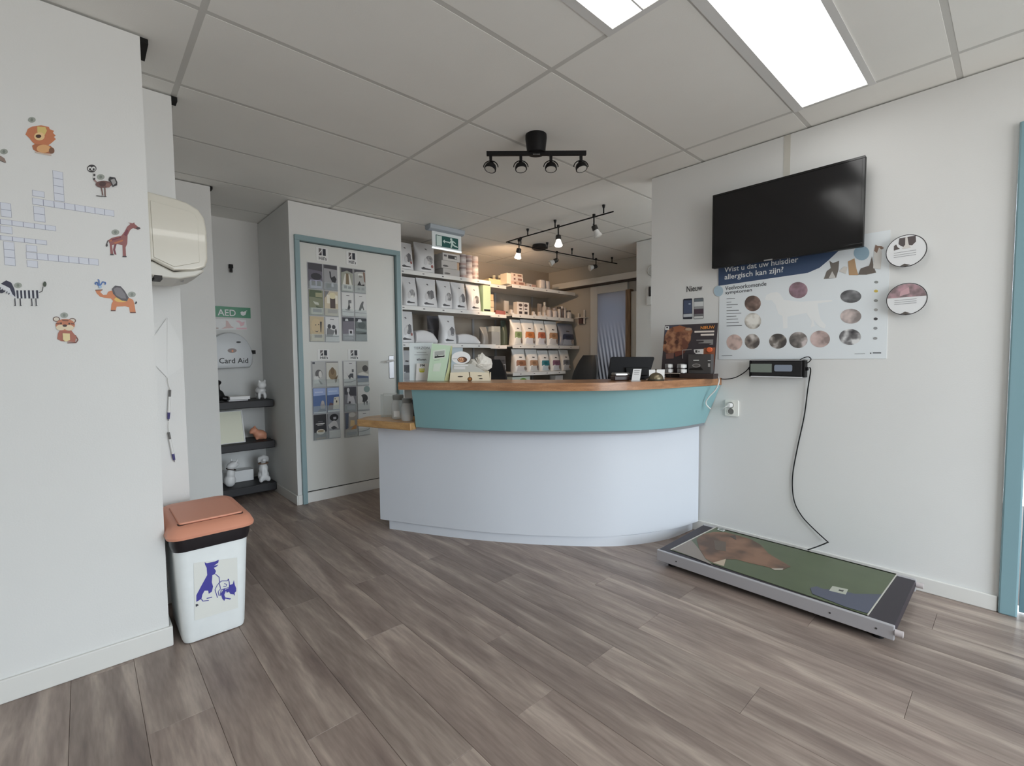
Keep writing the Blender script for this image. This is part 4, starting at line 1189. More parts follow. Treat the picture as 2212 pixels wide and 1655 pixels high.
prints(t, FP, [('p', (132, 122, 114), [(186, 286), (300, 232), (345, 285), (385, 345), (425, 378), (330, 340)]), ('p', photo_mat((92, 70, 58), (124, 92, 72), (144, 108, 86), 7, 1, 1.05), [(330, 228), (370, 200), (430, 188), (500, 190), (560, 205), (640, 228), (700, 262), (745, 312), (800, 345), (840, 368), (872, 388), (850, 395), (830, 405), (780, 402), (720, 385), (640, 368), (560, 345), (500, 345), (490, 382), (430, 368), (385, 342), (350, 290)]),
               ('p', (176, 160, 140), [(425, 365), (500, 343), (488, 385)]), ('p', (92, 80, 70), [(430, 235), (500, 245), (500, 300), (440, 290)]), ('p', (70, 60, 54), [(520, 212), (555, 205), (560, 235)]), ('p', (168, 160, 148), [(760, 398), (830, 398), (825, 408), (780, 408)]),
               ('p', (76, 80, 96), [(985, 510), (1020, 502), (1060, 518), (1130, 520), (1240, 545), (1395, 548), (1312, 658), (1180, 618), (1080, 578), (995, 545)]), ('p', (168, 170, 158), [(1112, 500), (1202, 520), (1188, 550), (1092, 527)]), ('p', (60, 60, 56), [(1150, 520), (1178, 526), (1172, 534), (1146, 528)]),
               ('p', (190, 194, 190), [(455, 166), (498, 177), (488, 187), (450, 177)]), ('p', (110, 116, 110), [(463, 170), (488, 176), (482, 182), (459, 177)])], mw, c=.0036, step=.0002)
ob('mat_edge', MB().prism(FP, [mw(1310, 665), mw(1480, 428), mw(1485, 431), mw(1316, 668)], .0005, .0042).prism(FP, [mw(180, 288), mw(440, 158), mw(447, 160), mw(188, 290)], .0031, .0042), mat((176, 172, 164), .4), t)
for (x, y) in ((sx0 - .005, sy0 - .014), (sx1 + .004, sy0 - .014)):
    ob('corner_knob', MB().cyl((x, y - .013, .066), (x, y + .013, .066), .013, n=14), mat((176, 168, 168), .35), t, smooth=True)
for (x, y) in ((sx0 + .05, sy0 + .06), (sx1 - .05, sy0 + .06), (sx0 + .05, sy1 - .06), (sx1 - .05, sy1 - .06)):
    ob('foot', MB().cyl((x, y, 0.0005), (x, y, .0115), .02, n=14), M_BLACK, t, smooth=True)
for y in (.36, .52, 1.23):
    ob('rivet', MB().cyl((sx0 - .0135, y, .060), (sx0 - .012, y, .060), .004, n=10), mat((70, 68, 68), .4, k=1), t)

# ================================================================== WASTE BIN
t = thing('waste_bin', 'white plastic waste bin with salmon lid and blue dog sticker', 'waste bin')


def bin_ring(x0, x1, y0, y1, r, z): return [Vec((a, b, z)) for a, b in rrect(x0, x1, y0, y1, r, 5)]


ob('body', MB().loft([bin_ring(.262, .484, 2.295, 2.60, .03, .004), bin_ring(.256, .488, 2.288, 2.61, .038, .02), bin_ring(.246, .500, 2.280, 2.655, .04, .25), bin_ring(.240, .508, 2.274, 2.675, .042, .405)]), mat((214, 219, 218), .4, var=.02, vscale=20), t, smooth=True)
ob('rim', MB().loft([bin_ring(.236, .512, 2.268, 2.68, .042, .400), bin_ring(.228, .518, 2.262, 2.69, .044, .425), bin_ring(.226, .520, 2.258, 2.695, .044, .456)]), mat((34, 30, 34), .3, k=1), t, smooth=True)
ob('lid', MB().loft([bin_ring(.217, .532, 2.246, 2.705, .05, .4565), bin_ring(.215, .534, 2.244, 2.708, .05, .468), bin_ring(.226, .524, 2.262, 2.70, .05, .492), bin_ring(.248, .505, 2.295, 2.69, .05, .503), bin_ring(.30, .45, 2.36, 2.66, .05, .508)]), mat((198, 136, 112), .45, bump=.04, bscale=300), t, smooth=True)
ob('flap', MB().prism(Fr((0, 0, .5035), EX, EY), rrect(.262, .494, 2.302, 2.60, .012), 0.0, .009), mat((200, 138, 114), .45, bump=.04, bscale=300), t, bevel=.006, seg=3)
ob('flap_gap', MB().prism(Fr((0, 0, .5), EX, EY), rrect(.2585, .4975, 2.2985, 2.6035, .014), 0.0, .0036), mat((70, 46, 40), .6, k=1), t)
FBn = Fr((0, 2.283, 0), EX, EZ - EY * -0.0)
FBn = Fr(Vec((0, 2.2885, 0)), EX, Vec((0, -0.036, 1)))
mb_ = lambda x, y: FBn.px(330 + x / 4.472, 1050 + y / 4.472)
ob('sticker', MB().prism(FBn, [mb_(395, 745), mb_(815, 690), mb_(825, 1175), mb_(405, 1300)], .0006, .0012), mat((206, 207, 202), .45), t)
BL = (66, 62, 148)
prints(t, FBn, [('p', BL, [(500, 735), (520, 745), (570, 735), (600, 728), (637, 712), (632, 740), (590, 770), (632, 758), (620, 775), (590, 790), (610, 820), (600, 850), (575, 860), (570, 930), (582, 970), (570, 1020), (540, 1040), (535, 1010), (500, 1010), (478, 1050), (470, 1090), (420, 1118), (420, 1055), (470, 960), (525, 860), (520, 790), (505, 760)]),
                ('l', BL, [(605, 850), (640, 880), (645, 930), (620, 960), (600, 1000), (625, 1078)], 7), ('l', BL, [(470, 1090), (480, 1110), (540, 1105)], 8), ('l', BL, [(520, 1085), (572, 1072)], 10),
                ('p', (54, 56, 66), [(413, 1142), (430, 1138), (445, 1150), (415, 1166)]),
                ('p', BL, [(735, 958), (772, 945), (782, 908), (792, 955), (805, 985), (805, 1015), (790, 1030), (792, 1060), (780, 1045), (750, 1042), (735, 1020), (715, 1030), (700, 1000), (735, 985)]),
                ('p', BL, [(655, 1040), (690, 985), (705, 1010), (690, 1050), (700, 1075), (755, 1085), (745, 1095), (700, 1085), (690, 1108), (672, 1090)]),
                ('l', BL, [(640, 935), (665, 915), (720, 915), (730, 895), (738, 930), (740, 975), (700, 990), (660, 1000), (650, 1060)], 7), ('l', BL, [(690, 940), (715, 950), (705, 970), (680, 968)], 6), ('l', BL, [(640, 935), (655, 990), (630, 1020), (640, 1060)], 6)], mb_, c=.0016, step=.00015)

# ================================================================== LEFT WALL STICKERS
ma = lambda x, y: WA.px(x / 2.956, 220 + y / 2.956, 0.001)
DISC = (150, 154, 146)


def sticker(name, label, shapes, disc=None):
    t = thing(name, label, 'wall sticker', 'animal stickers around the crossword')
    prints(t, WA, shapes, ma, c=.0012, step=.0003, name='vinyl_piece')
    if disc:
        prints(t, WA, [('e', DISC, disc[0], disc[1], 25, 18), ('e', (120, 126, 118), disc[0], disc[1], 9, 10)], ma, c=.0012, name='number_disc')
    return t


OR, CR, DB = (178, 112, 80), (206, 178, 128), (84, 56, 52)
sticker('lion_sticker', 'orange lion wall sticker with shaggy mane at the top', [
    ('p', (190, 118, 82), [(162, 210), (178, 172), (205, 158), (262, 150), (312, 160), (318, 175), (345, 185), (338, 198), (355, 215), (345, 225), (357, 238), (330, 262), (300, 285), (240, 285), (205, 255), (190, 235), (170, 215)]),
    ('p', (168, 104, 70), [(205, 280), (225, 268), (320, 280), (345, 300), (348, 322), (325, 332), (245, 325), (212, 305)]), ('e', (212, 162, 112), 278, 300, 44, 26), ('e', (120, 84, 64), 330, 312, 18, 20),
    ('p', (208, 184, 116), [(238, 158), (290, 162), (300, 185), (285, 215), (250, 215), (238, 190)]), ('e', (222, 188, 138), 252, 222, 34, 26), ('e', (66, 40, 30), 246, 221, 18, 11), ('p', (196, 176, 160), [(222, 318), (330, 338), (328, 346), (225, 326)])], (203, 115))
sticker('ostrich_sticker', 'dark brown ostrich wall sticker with black and white head', [
    ('e', (48, 44, 46), 586, 426, 30, 25), ('e', (206, 206, 204), 574, 428, 13, 14), ('e', (206, 206, 204), 598, 428, 13, 14), ('e', (40, 36, 38), 575, 432, 6, 8), ('e', (40, 36, 38), 598, 432, 6, 8),
    ('l', (200, 198, 196), [(602, 450), (600, 500)], 12), ('r', (48, 44, 46), 596, 462, 609, 475), ('r', (48, 44, 46), 595, 488, 608, 500), ('l', (150, 120, 116), [(602, 500), (625, 522)], 11), ('e', (104, 74, 70), 662, 528, 52, 23), ('e', (74, 50, 48), 655, 526, 22, 16), ('e', (128, 94, 86), 690, 535, 16, 14),
    ('p', (44, 42, 44), [(692, 502), (700, 480), (735, 485), (749, 515), (748, 535), (720, 545), (708, 515)]), ('p', (150, 148, 148), [(705, 500), (730, 492), (742, 520), (722, 535)]), ('l', (110, 78, 74), [(648, 550), (657, 600)], 7), ('l', (110, 78, 74), [(670, 550), (672, 605)], 7), ('l', (44, 42, 44), [(615, 602), (680, 608)], 6)], (643, 480))
sticker('giraffe_sticker', 'red-brown striped giraffe wall sticker right of the crossword', [
    ('p', (140, 84, 82), [(690, 885), (715, 868), (775, 855), (795, 830), (812, 798), (832, 780), (818, 770), (845, 776), (858, 770), (860, 780), (898, 812), (880, 817), (850, 806), (832, 818), (815, 852), (813, 905), (802, 930), (805, 988), (785, 990), (782, 915), (745, 908), (715, 915), (724, 976), (706, 978), (700, 905)]),
    ('p', (120, 60, 70), [(730, 912), (745, 908), (735, 945), (744, 976), (732, 975), (722, 945)]), ('p', (178, 108, 70), [(700, 885), (760, 862), (765, 870), (705, 893)]), ('p', (178, 108, 70), [(725, 900), (785, 880), (785, 890), (735, 908)]), ('p', (110, 48, 62), [(712, 880), (770, 862), (774, 868), (716, 888)]), ('p', (116, 50, 66), [(790, 850), (808, 815), (820, 822), (808, 858)]),
    ('e', (72, 56, 58), 882, 808, 14, 7), ('l', (60, 48, 48), [(690, 885), (680, 915)], 5), ('e', (50, 42, 44), 682, 916, 6, 10), ('r', (54, 44, 46), 704, 972, 726, 980), ('r', (54, 44, 46), 783, 985, 808, 993)], (737, 833))
sticker('zebra_sticker', 'navy and white striped zebra wall sticker', [
    ('p', (208, 210, 214), [(0, 1165), (95, 1200), (100, 1250), (75, 1242), (20, 1200), (0, 1215)]), ('p', (46, 46, 66), [(5, 1162), (40, 1140), (72, 1155), (92, 1195), (102, 1250), (80, 1230), (62, 1190), (30, 1172)]),
    ('r', (212, 214, 216), 98, 1205, 250, 1256)] +
    [('p', (40, 40, 58), [(x, 1204), (x + 13, 1204), (x + 16, 1256), (x + 4, 1256)]) for x in (104, 128, 152, 178, 204, 230)] +
    [('l', (40, 40, 58), [(5 + i * 14, 1185 + i * 9), (0 + i * 14, 1200 + i * 8)], 5) for i in range(5)] +
    [('l', (40, 40, 52), [(x, 1256), (x + 3, 1300)], 6) for x in (96, 130, 203, 230)] + [('l', (40, 40, 52), [(x - 6, 1302), (x + 6, 1302)], 6) for x in (98, 134, 205, 234)] +
    [('e', (46, 46, 60), 12, 1212, 16, 12), ('l', (60, 62, 60), [(250, 1220), (272, 1210), (276, 1182)], 5), ('e', (62, 72, 58), 287, 1166, 11, 17)], (115, 1172))
sticker('elephant_sticker', 'orange elephant wall sticker spraying blue water', [
    ('p', (196, 122, 78), [(608, 1203), (655, 1200), (640, 1215), (660, 1234), (682, 1232), (690, 1213), (715, 1205), (760, 1230), (820, 1250), (850, 1265), (858, 1290), (867, 1346), (830, 1347), (825, 1312), (800, 1306), (745, 1308), (738, 1335), (708, 1333), (712, 1292), (722, 1272), (708, 1256), (670, 1252), (640, 1245), (618, 1224)]),
    ('e', (214, 176, 92), 775, 1262, 45, 18), ('p', (80, 76, 80), [(713, 1195), (735, 1174), (770, 1178), (795, 1205), (822, 1250), (812, 1274), (780, 1270), (745, 1250), (722, 1225)]), ('p', (118, 114, 118), [(725, 1195), (745, 1185), (772, 1190), (800, 1230), (805, 1258), (775, 1255), (740, 1235)]),
    ('l', (98, 66, 56), [(608, 1203), (655, 1201)], 6), ('r', (100, 64, 50), 708, 1330, 738, 1336), ('r', (100, 64, 50), 832, 1343, 867, 1349), ('p', (36, 34, 36), [(860, 1290), (870, 1272), (876, 1285), (866, 1292)]),
    ('l', (62, 104, 170), [(635, 1190), (632, 1140), (625, 1134)], 8), ('l', (62, 104, 170), [(628, 1175), (620, 1152), (606, 1158), (612, 1168)], 8), ('l', (62, 104, 170), [(640, 1175), (655, 1150), (675, 1155), (670, 1168)], 8), ('e', (150, 178, 206), 640, 1182, 10, 8)], (842, 1230))
sticker('tiger_sticker', 'sitting tiger cub wall sticker below the crossword', [
    ('e', (96, 70, 60), 360, 1388, 23, 17), ('e', (206, 196, 182), 360, 1388, 17, 12), ('e', (96, 70, 60), 462, 1398, 23, 17), ('e', (206, 196, 182), 462, 1398, 17, 12),
    ('l', (112, 66, 56), [(480, 1490), (498, 1520), (485, 1538), (430, 1540)], 8), ('p', (162, 98, 80), [(385, 1455), (455, 1460), (488, 1500), (480, 1535), (440, 1532), (390, 1528), (366, 1515), (370, 1480)]), ('e', (186, 116, 84), 417, 1425, 62, 38),
    ('p', (120, 72, 58), [(358, 1412), (385, 1410), (380, 1420), (360, 1422)]), ('p', (120, 72, 58), [(450, 1412), (476, 1414), (474, 1424), (452, 1420)]), ('p', (120, 72, 58), [(395, 1392), (440, 1394), (435, 1402), (400, 1400)]),
    ('e', (214, 198, 170), 388, 1442, 30, 18), ('e', (214, 198, 170), 442, 1444, 30, 18), ('e', (60, 40, 38), 414, 1430, 14, 8), ('e', (48, 36, 36), 390, 1415, 5, 6), ('e', (48, 36, 36), 442, 1417, 5, 6), ('p', (216, 200, 150), [(400, 1478), (446, 1480), (448, 1522), (420, 1532), (402, 1520)])], (410, 1363))
sticker('bird_sticker', 'grey-brown sticker fragment at the left edge of the photo', [('p', (140, 122, 112), [(-60, 340), (5, 345), (30, 362), (40, 388), (10, 378), (-60, 372)]), ('l', (70, 60, 58), [(0, 375), (36, 390)], 4)], (25, 318))

# crossword: cells of pale film with thin dark joints
t = thing('crossword_sticker', 'pale lavender crossword grid stuck on the left wall among animals', 'wall sticker')
M_CELL, M_LINE = mat((208, 211, 220), .5, k=.86), mat((138, 140, 158), .6, k=.9)
words_ = [((335, 437), (412, 640), 1, 4), ((205, 612), (730, 733), 8, 1), ((205, 562), (285, 612), 1, 1), ((212, 664), (290, 770), 1, 2), ((0, 640), (75, 740), 1, 2), ((-75, 737), (358, 826), 6, 1), ((0, 790), (80, 845), 1, 1), ((-75, 843), (300, 915), 5, 1), ((20, 890), (100, 1048), 1, 3), ((165, 912), (238, 962), 1, 1), ((165, 958), (630, 1045), 7, 1), ((170, 1010), (243, 1060), 1, 1)]
for (p, q, nx, ny) in words_:
    a0, b1 = ma(*p)
    a1, b0 = ma(*q)
    ob('grid_line', MB().box(WA, a0, a1, b0, b1, 0.0002, 0.0008), M_LINE, t)
    for i in range(nx):
        for j in range(ny):
            wa_, hb = (a1 - a0) / nx, (b1 - b0) / ny
            ob('cell', MB().box(WA, a0 + i * wa_ + .0008, a0 + (i + 1) * wa_ - .0008, b0 + j * hb + .0008, b0 + (j + 1) * hb - .0008, 0.0008, 0.0016), M_CELL, t)

# ---- towel dispenser on the return of the left wall
t = thing('towel_dispenser', 'glossy white paper towel dispenser on the wall beside the stickers', 'dispenser')
YD = 2.42
FDp = Fr((0, YD, 0), EX, EZ)
pd = lambda x, y: FDp.px(x, y)
prof = [(0.2195, pd(320, 560)[1]), pd(330, 561), pd(352, 573), pd(375, 584), pd(420, 584), pd(444, 578), pd(449, 560), pd(447, 500), pd(441, 470), pd(428, 452), pd(405, 438), pd(377, 428), pd(345, 420), (0.2195, pd(316, 412)[1])]
ob('cover', MB().prism(FDp, prof, -0.30, 0.0), mat((190, 186, 175), .14, coat=.5), t, bevel=.014, seg=4, smooth=False)
ob('side_cover', MB().prism(FDp, [pd(324, 433), pd(405, 456), pd(420, 463), pd(427, 478), pd(431, 567), pd(377, 577), pd(332, 556)], 0.0, .004), mat((190, 186, 175), .14, coat=.5), t, bevel=.003)
under = [(0.2195, pd(322, 592)[1]), pd(345, 598), pd(390, 602), pd(425, 596), pd(444, 585), pd(438, 580), pd(376, 586), pd(331, 563), (0.2195, pd(320, 562)[1])]
ob('lower_tray', MB().prism(FDp, under, -0.285, -0.015), mat((182, 179, 170), .3), t, bevel=.006)
ob('towel_slot', MB().box(FDp, .235, .262, pd(345, 600)[1] - .004, pd(345, 600)[1] + .012, -.10, -.0145), mat((40, 36, 34), .6, k=1), t)
rt = [[FDp.p(*FDp.px(376 + 34 * (i / 7), 592 + 3 * math.sin(i * 2.1) + (6 + (10 if i in (2, 3, 4) else 0)) * s, -.10), -.10 + .012 * math.sin(i * 1.7)) for i in range(8)] for s in (0, 1)]
ob('paper_towel', MB().loft([rt[0] + [p - EY * .003 for p in rt[0][::-1]], rt[1] + [p - EY * .003 for p in rt[1][::-1]]]), mat((176, 178, 180), .7), t)
o = ob('daylight_patch', MB().prism(Fr((0, 2.7645, 0), EX, EZ), [Fr((0, 2.7645, 0), EX, EZ).px(*q) for q in [(361, 687), (390.5, 738), (393, 793), (361, 816)]], 0, .002)
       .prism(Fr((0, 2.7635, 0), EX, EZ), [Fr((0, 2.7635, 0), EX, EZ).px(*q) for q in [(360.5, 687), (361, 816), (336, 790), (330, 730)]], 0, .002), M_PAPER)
tag(o, 'bright daylight patch modelled as white facets on the wall above two pens', 'paper')  # daylight falling on the wall, built as pale facets
FPn = Fr((0, 2.760, 0), EX, EZ)


def pen(label, pts, string):
    t = thing('pen', label, 'pen', 'pens hanging on strings')
    P = [FPn.p(*FPn.px(*q), .004) for q in pts]
    ob('string', MB().tube([FPn.p(*FPn.px(*q), .002) for q in string], .0008, 5), mat((150, 146, 138), .8), t)
    d = (P[1] - P[0])
    ob('clip_end', MB().cyl(P[0], P[0] + d * .22, .005, n=10), mat((90, 88, 86), .4), t, smooth=True)
    ob('barrel', MB().cyl(P[0] + d * .221, P[0] + d * .72, .0055, n=10), M_WHITE, t, smooth=True)
    ob('grip', MB().cyl(P[0] + d * .721, P[0] + d * .93, .0062, .005, n=10), mat((58, 54, 104), .4), t, smooth=True)
    ob('tip', MB().cyl(P[0] + d * .931, P[1], .003, .0008, n=8), M_STEEL, t, smooth=True)


pen('upper pen with blue grip hanging on a string beside the left wall', [(367, 842), (363.5, 910)], [(361, 816), (363, 830), (367, 842)])
pen('lower pen with violet grip hanging tilted on a string above the bin', [(364, 934), (377, 998)], [(363.5, 911), (363, 922), (364, 934)])

# ================================================================== NICHE WITH AED AND SHELVES
t = thing('aed_sign', 'green AED sign with white heart symbol on the niche wall', 'sign')
ob('plate', MB().box(WN, 0.80, 1.158, 1.566, 1.660, 0.0005, 0.004), mat((52, 102, 78), .4, k=.42), t)
mn = lambda x, y: WN.px(430 + x / 3.448, 640 + y / 3.448, .004)
LG = mat((186, 206, 194), .5, k=.5)
prints(t, WN, [('t', LG, 'AED', 140, 142, 275, 48), ('p', LG, [(308, 120), (320, 112), (330, 118), (345, 110), (352, 118), (345, 138), (328, 147), (312, 138)]), ('l', LG, [(345, 112), (358, 108)], 4)], mn, c=.0048)
t = thing('aed_instructions', 'pink and white instruction stickers under the AED sign', 'sticker')
PK = mat((200, 150, 156), .5, k=.5)
prints(t, WN, [('p', mat((196, 190, 184), .5, k=.5), [(120, 168), (350, 175), (358, 250), (120, 250)]), ('p', mat((170, 150, 148), .5, k=.5), [(200, 180), (215, 185), (240, 222), (260, 235), (165, 243), (200, 225)]), ('p', PK, [(270, 182), (300, 180), (320, 195), (340, 190), (335, 215), (310, 225), (300, 200)]), ('r', PK, 278, 234, 355, 247), ('r', mat((150, 140, 136), .5, k=.5), 124, 233, 145, 244)], mn, c=.001)
t = thing('aed_case', 'grey rounded AED case marked Card Aid on the niche wall', 'aed case')
FA = WN.moved(0, 0, 0.10)
mA = lambda x, y: FA.px(430 + x / 3.448, 640 + y / 3.448)
pts = [(128, 545), (385, 530), (402, 505), (408, 440), (390, 380), (365, 335), (330, 300), (290, 278), (245, 268), (195, 270), (150, 285), (110, 310), (80, 350), (60, 400), (52, 470), (56, 530), (66, 548)]
pa = [mA(*q) for q in pts]
ca = (sum(p[0] for p in pa) / len(pa), sum(p[1] for p in pa) / len(pa))
sc2 = lambda k: [(ca[0] + (p[0] - ca[0]) * k, ca[1] + (p[1] - ca[1]) * k) for p in pa]
ob('shell', MB().loft([[FA.p(a, b, c) for a, b in sc2(k)][::-1] for k, c in ((.97, -.0995), (1.0, -.09), (1.0, -.05), (.985, -.02), (.95, -.004), (.86, 0.0))][::-1] if False else [[FA.p(a, b, c) for a, b in (sc2(k) if True else 0)] for k, c in ((.97, -.0995), (1.0, -.09), (1.0, -.05), (.985, -.02), (.95, -.004), (.86, 0.0))]), mat((150, 152, 154), .35, k=.45), t, smooth=True)
prints(t, FA, [('t', mat((34, 34, 36), .5, k=1), 'Card Aid', 148, 500, 365, 40), ('e', mat((116, 106, 104), .5, k=.5), 246, 405, 34, 17), ('e', mat((206, 120, 90), .5, k=.5), 249, 408, 7, 8), ('e', mat((60, 60, 62), .5, k=.6), 294, 342, 18, 7)], mA, c=.0010)
ob('latch', MB().box(FA, mA(385, 0)[0], mA(408, 0)[0], mA(0, 430)[1], mA(0, 400)[1], -.05, -.012), M_BLACK, t)
t = thing('wall_sensor', 'small black device high on the niche wall', 'sensor')
ob('bracket', MB().box(WN, .995, 1.028, 2.0, 2.035, .0005, .03), M_BLACK, t, bevel=.004)
ob('lens_barrel', MB().cyl((1.008, 4.765, 2.0), (1.008, 4.762, 1.962), .012, n=12), mat((40, 38, 38), .4, k=1), t, smooth=True)

YSF, YSB = 4.44, 4.795
M_NSH = mat((30, 28, 32), .5, k=1)
NS = [(.835, .771), (.473, .408), (.099, .03)]
for (z1, z0), lab in zip(NS, ('upper black floating shelf in the AED niche', 'middle black floating shelf in the AED niche', 'lowest black floating shelf in the AED niche')):
    t = thing('floating_shelf', lab, 'shelf', 'black floating shelves in the niche')
    ob('board', MB().wbox(.736, 1.229, YSF, YSB, z0, z1), M_NSH, t, bevel=.006)
    ob('wall_cleat', MB().wbox(.80, 1.18, YSB + .0003, 4.7995, z0 + .012, z1 - .012), M_NSH, t)
M_CER = mat((206, 202, 192), .4, k=.5)


def fig(name, label, cat, z, parts, m, vox=.006, extra=()):
    """parts: ellipsoids (x, y, z, rx, ry, rz) in world metres, merged into one skin"""
    t = thing(name, label, cat)
    mb = MB()
    for p in parts:
        mb.ell(p[:3], p[3:6], Matrix.Rotation(math.radians(p[6]), 3, 'Y') if len(p) > 6 else None, 12, 8)
    ob('body', mb, m, t, remesh=vox)
    for nm, b, mm_ in extra:
        ob(nm, b, mm_, t, smooth=True)
    return t


def nx(x, y, Y): return onY(Y, x, y)


p0 = nx(566, 860, 4.52)
x, z = p0.x, NS[0][0] + .001
fig('cat_figurine', 'white cat figurine standing on the upper black shelf', 'figurine', z, [(x, 4.56, z + .075, .042, .065, .036), (x - .002, 4.50, z + .125, .036, .034, .034), (x - .024, 4.50, z + .158, .010, .010, .018), (x + .022, 4.50, z + .158, .010, .010, .018), (x - .022, 4.52, z + .03, .014, .016, .032), (x + .024, 4.52, z + .03, .014, .016, .032), (x - .02, 4.60, z + .03, .015, .018, .032), (x + .024, 4.60, z + .03, .015, .018, .032)], M_CER)
xk = nx(472, 850, 4.55).x
fig('black_figurine', 'black cat figurine at the left end of the upper shelf', 'figurine', z, [(xk - .005, 4.56, z + .05, .05, .05, .052), (xk - .012, 4.55, z + .11, .024, .03, .06), (xk + .05, 4.55, z + .022, .055, .03, .024, 8), (xk - .002, 4.54, z + .16, .026, .03, .022)], mat((24, 23, 24), .4, k=1))
for i, (zz, th, cc, lab) in enumerate([(0, .012, (70, 70, 76), 'thin grey book lowest of the flat pile on the niche shelf'), (.013, .026, (186, 184, 178), 'thick white book on top of the flat pile in the niche')]):
    t = thing('book', lab, 'book', 'books lying on the niche shelf')
    xa, xb = (.885, 1.035) if i == 0 else (.895, 1.05)
    ob('pages', MB().wbox(xa + .003, xb - .003, 4.465, 4.635, z + zz + .002, z + zz + th - .002), mat((206, 202, 194), .7, k=.5), t)
    ob('cover', MB().wbox(xa, xb, 4.46, 4.64, z + zz, z + zz + .0018).wbox(xa, xb, 4.46, 4.64, z + zz + th - .0018, z + zz + th).wbox(xa, xb, 4.637, 4.64, z + zz + .0018, z + zz + th - .0018), mat(cc, .5, k=.5), t)
# tilted picture tray on the middle shelf
zz = NS[1][0] + .001
FTt = Fr((0, 4.50, zz), EX, Vec((0, .35, 1)))
mT = lambda x, y: FTt.px(430 + x / 3.448, 640 + y / 3.448)
a0, a1, b1 = .745, mT(345, 1090)[0], mT(320, 850)[1]
t = thing('picture_frame', 'blank white framed panel leaning on the middle black shelf', 'picture frame')
ob('panel', MB().box(FTt, a0, a1, 0.0015, b1, -.008, -.002), mat((186, 182, 166), .35, k=.5), t)
ob('frame_edge', MB().box(FTt, a1 - .006, a1 + .002, 0.0015, b1, -.0019, .006).box(FTt, a0, a1 - .006, 0.0015, .007, -.0019, .006).box(FTt, a0, a1 - .006, b1 - .006, b1, -.0019, .004), mat((214, 212, 204), .3, k=.5), t)
xp = nx(560, 950, 4.55).x
fig('pig_figurine', 'brown pig figurine sitting on the middle black shelf', 'figurine', zz, [(xp + .01, 4.56, zz + .045, .058, .05, .044, 18), (xp - .04, 4.55, zz + .085, .034, .034, .032), (xp - .065, 4.54, zz + .075, .016, .018, .016), (xp - .032, 4.55, zz + .118, .010, .008, .015), (xp - .02, 4.54, zz + .018, .014, .016, .018), (xp + .045, 4.54, zz + .016, .016, .018, .016)], mat((166, 116, 94), .45, k=.5))
z3 = NS[2][0] + .001
xc = nx(500, 1050, 4.52).x
fig('cat_figurine', 'white cat figurine with dark collar looking up on the lowest shelf', 'figurine', z3, [(xc - .005, 4.54, z3 + .055, .046, .05, .056), (xc, 4.53, z3 + .115, .034, .036, .05), (xc + .012, 4.52, z3 + .185, .046, .038, .033, -18), (xc + .05, 4.52, z3 + .19, .018, .020, .015, -30), (xc + .045, 4.50, z3 + .225, .008, .008, .022, 20), (xc + .012, 4.55, z3 + .225, .010, .008, .018)], M_CER,
    extra=[('collar', MB().tube([(xc + .004 + .034 * math.cos(a), 4.53 + .034 * math.sin(a), z3 + .152 - .01 * math.cos(a)) for a in [2 * math.pi * k / 16 for k in range(17)]], .0045, 6, 0), mat((60, 46, 40), .6, k=1))])
xd = nx(571, 1040, 4.52).x
fig('dog_figurine', 'white dog figurine with brown collar sitting on the lowest shelf', 'figurine', z3, [(xd, 4.54, z3 + .055, .046, .05, .056), (xd, 4.53, z3 + .115, .038, .038, .055), (xd, 4.525, z3 + .205, .038, .036, .036), (xd - .002, 4.49, z3 + .198, .020, .022, .018), (xd - .036, 4.53, z3 + .20, .010, .016, .028), (xd + .036, 4.53, z3 + .20, .010, .016, .028), (xd - .03, 4.50, z3 + .025, .018, .024, .026), (xd + .03, 4.50, z3 + .025, .018, .024, .026), (xd - .014, 4.50, z3 + .07, .012, .014, .065), (xd + .014, 4.50, z3 + .07, .012, .014, .065)], M_CER,
    extra=[('collar', MB().tube([(xd + .038 * math.cos(a), 4.53 + .038 * math.sin(a), z3 + .165) for a in [2 * math.pi * k / 16 for k in range(17)]], .0055, 6, 0), mat((116, 92, 74), .6, k=.7))])
o = ob('storage_box', MB().wbox(.87, 1.10, 4.66, 4.785, z3, z3 + .10), mat((196, 194, 186), .6, k=.5), bevel=.003)
tag(o, 'low white box behind the figurines on the lowest black shelf', 'box')

# ================================================================== LEAFLET RACKS ON THE DOOR
WK = Fr((0, 3.9448, 0), EX, EZ)
racks = [('upper left', 1.376, 1.626, 1.325, 1.975, (683, 537, 708, 563)), ('upper right', 1.648, 1.878, 1.337, 1.968, (748, 546, 771, 571)), ('lower left', 1.383, 1.612, .508, 1.168, (686, 755, 711, 778)), ('lower right', 1.646, 1.884, .502, 1.168, (752, 755, 776, 778))]
K1, K2, K3, K4 = (64, 62, 68), (118, 118, 120), (206, 206, 204), (156, 138, 112)
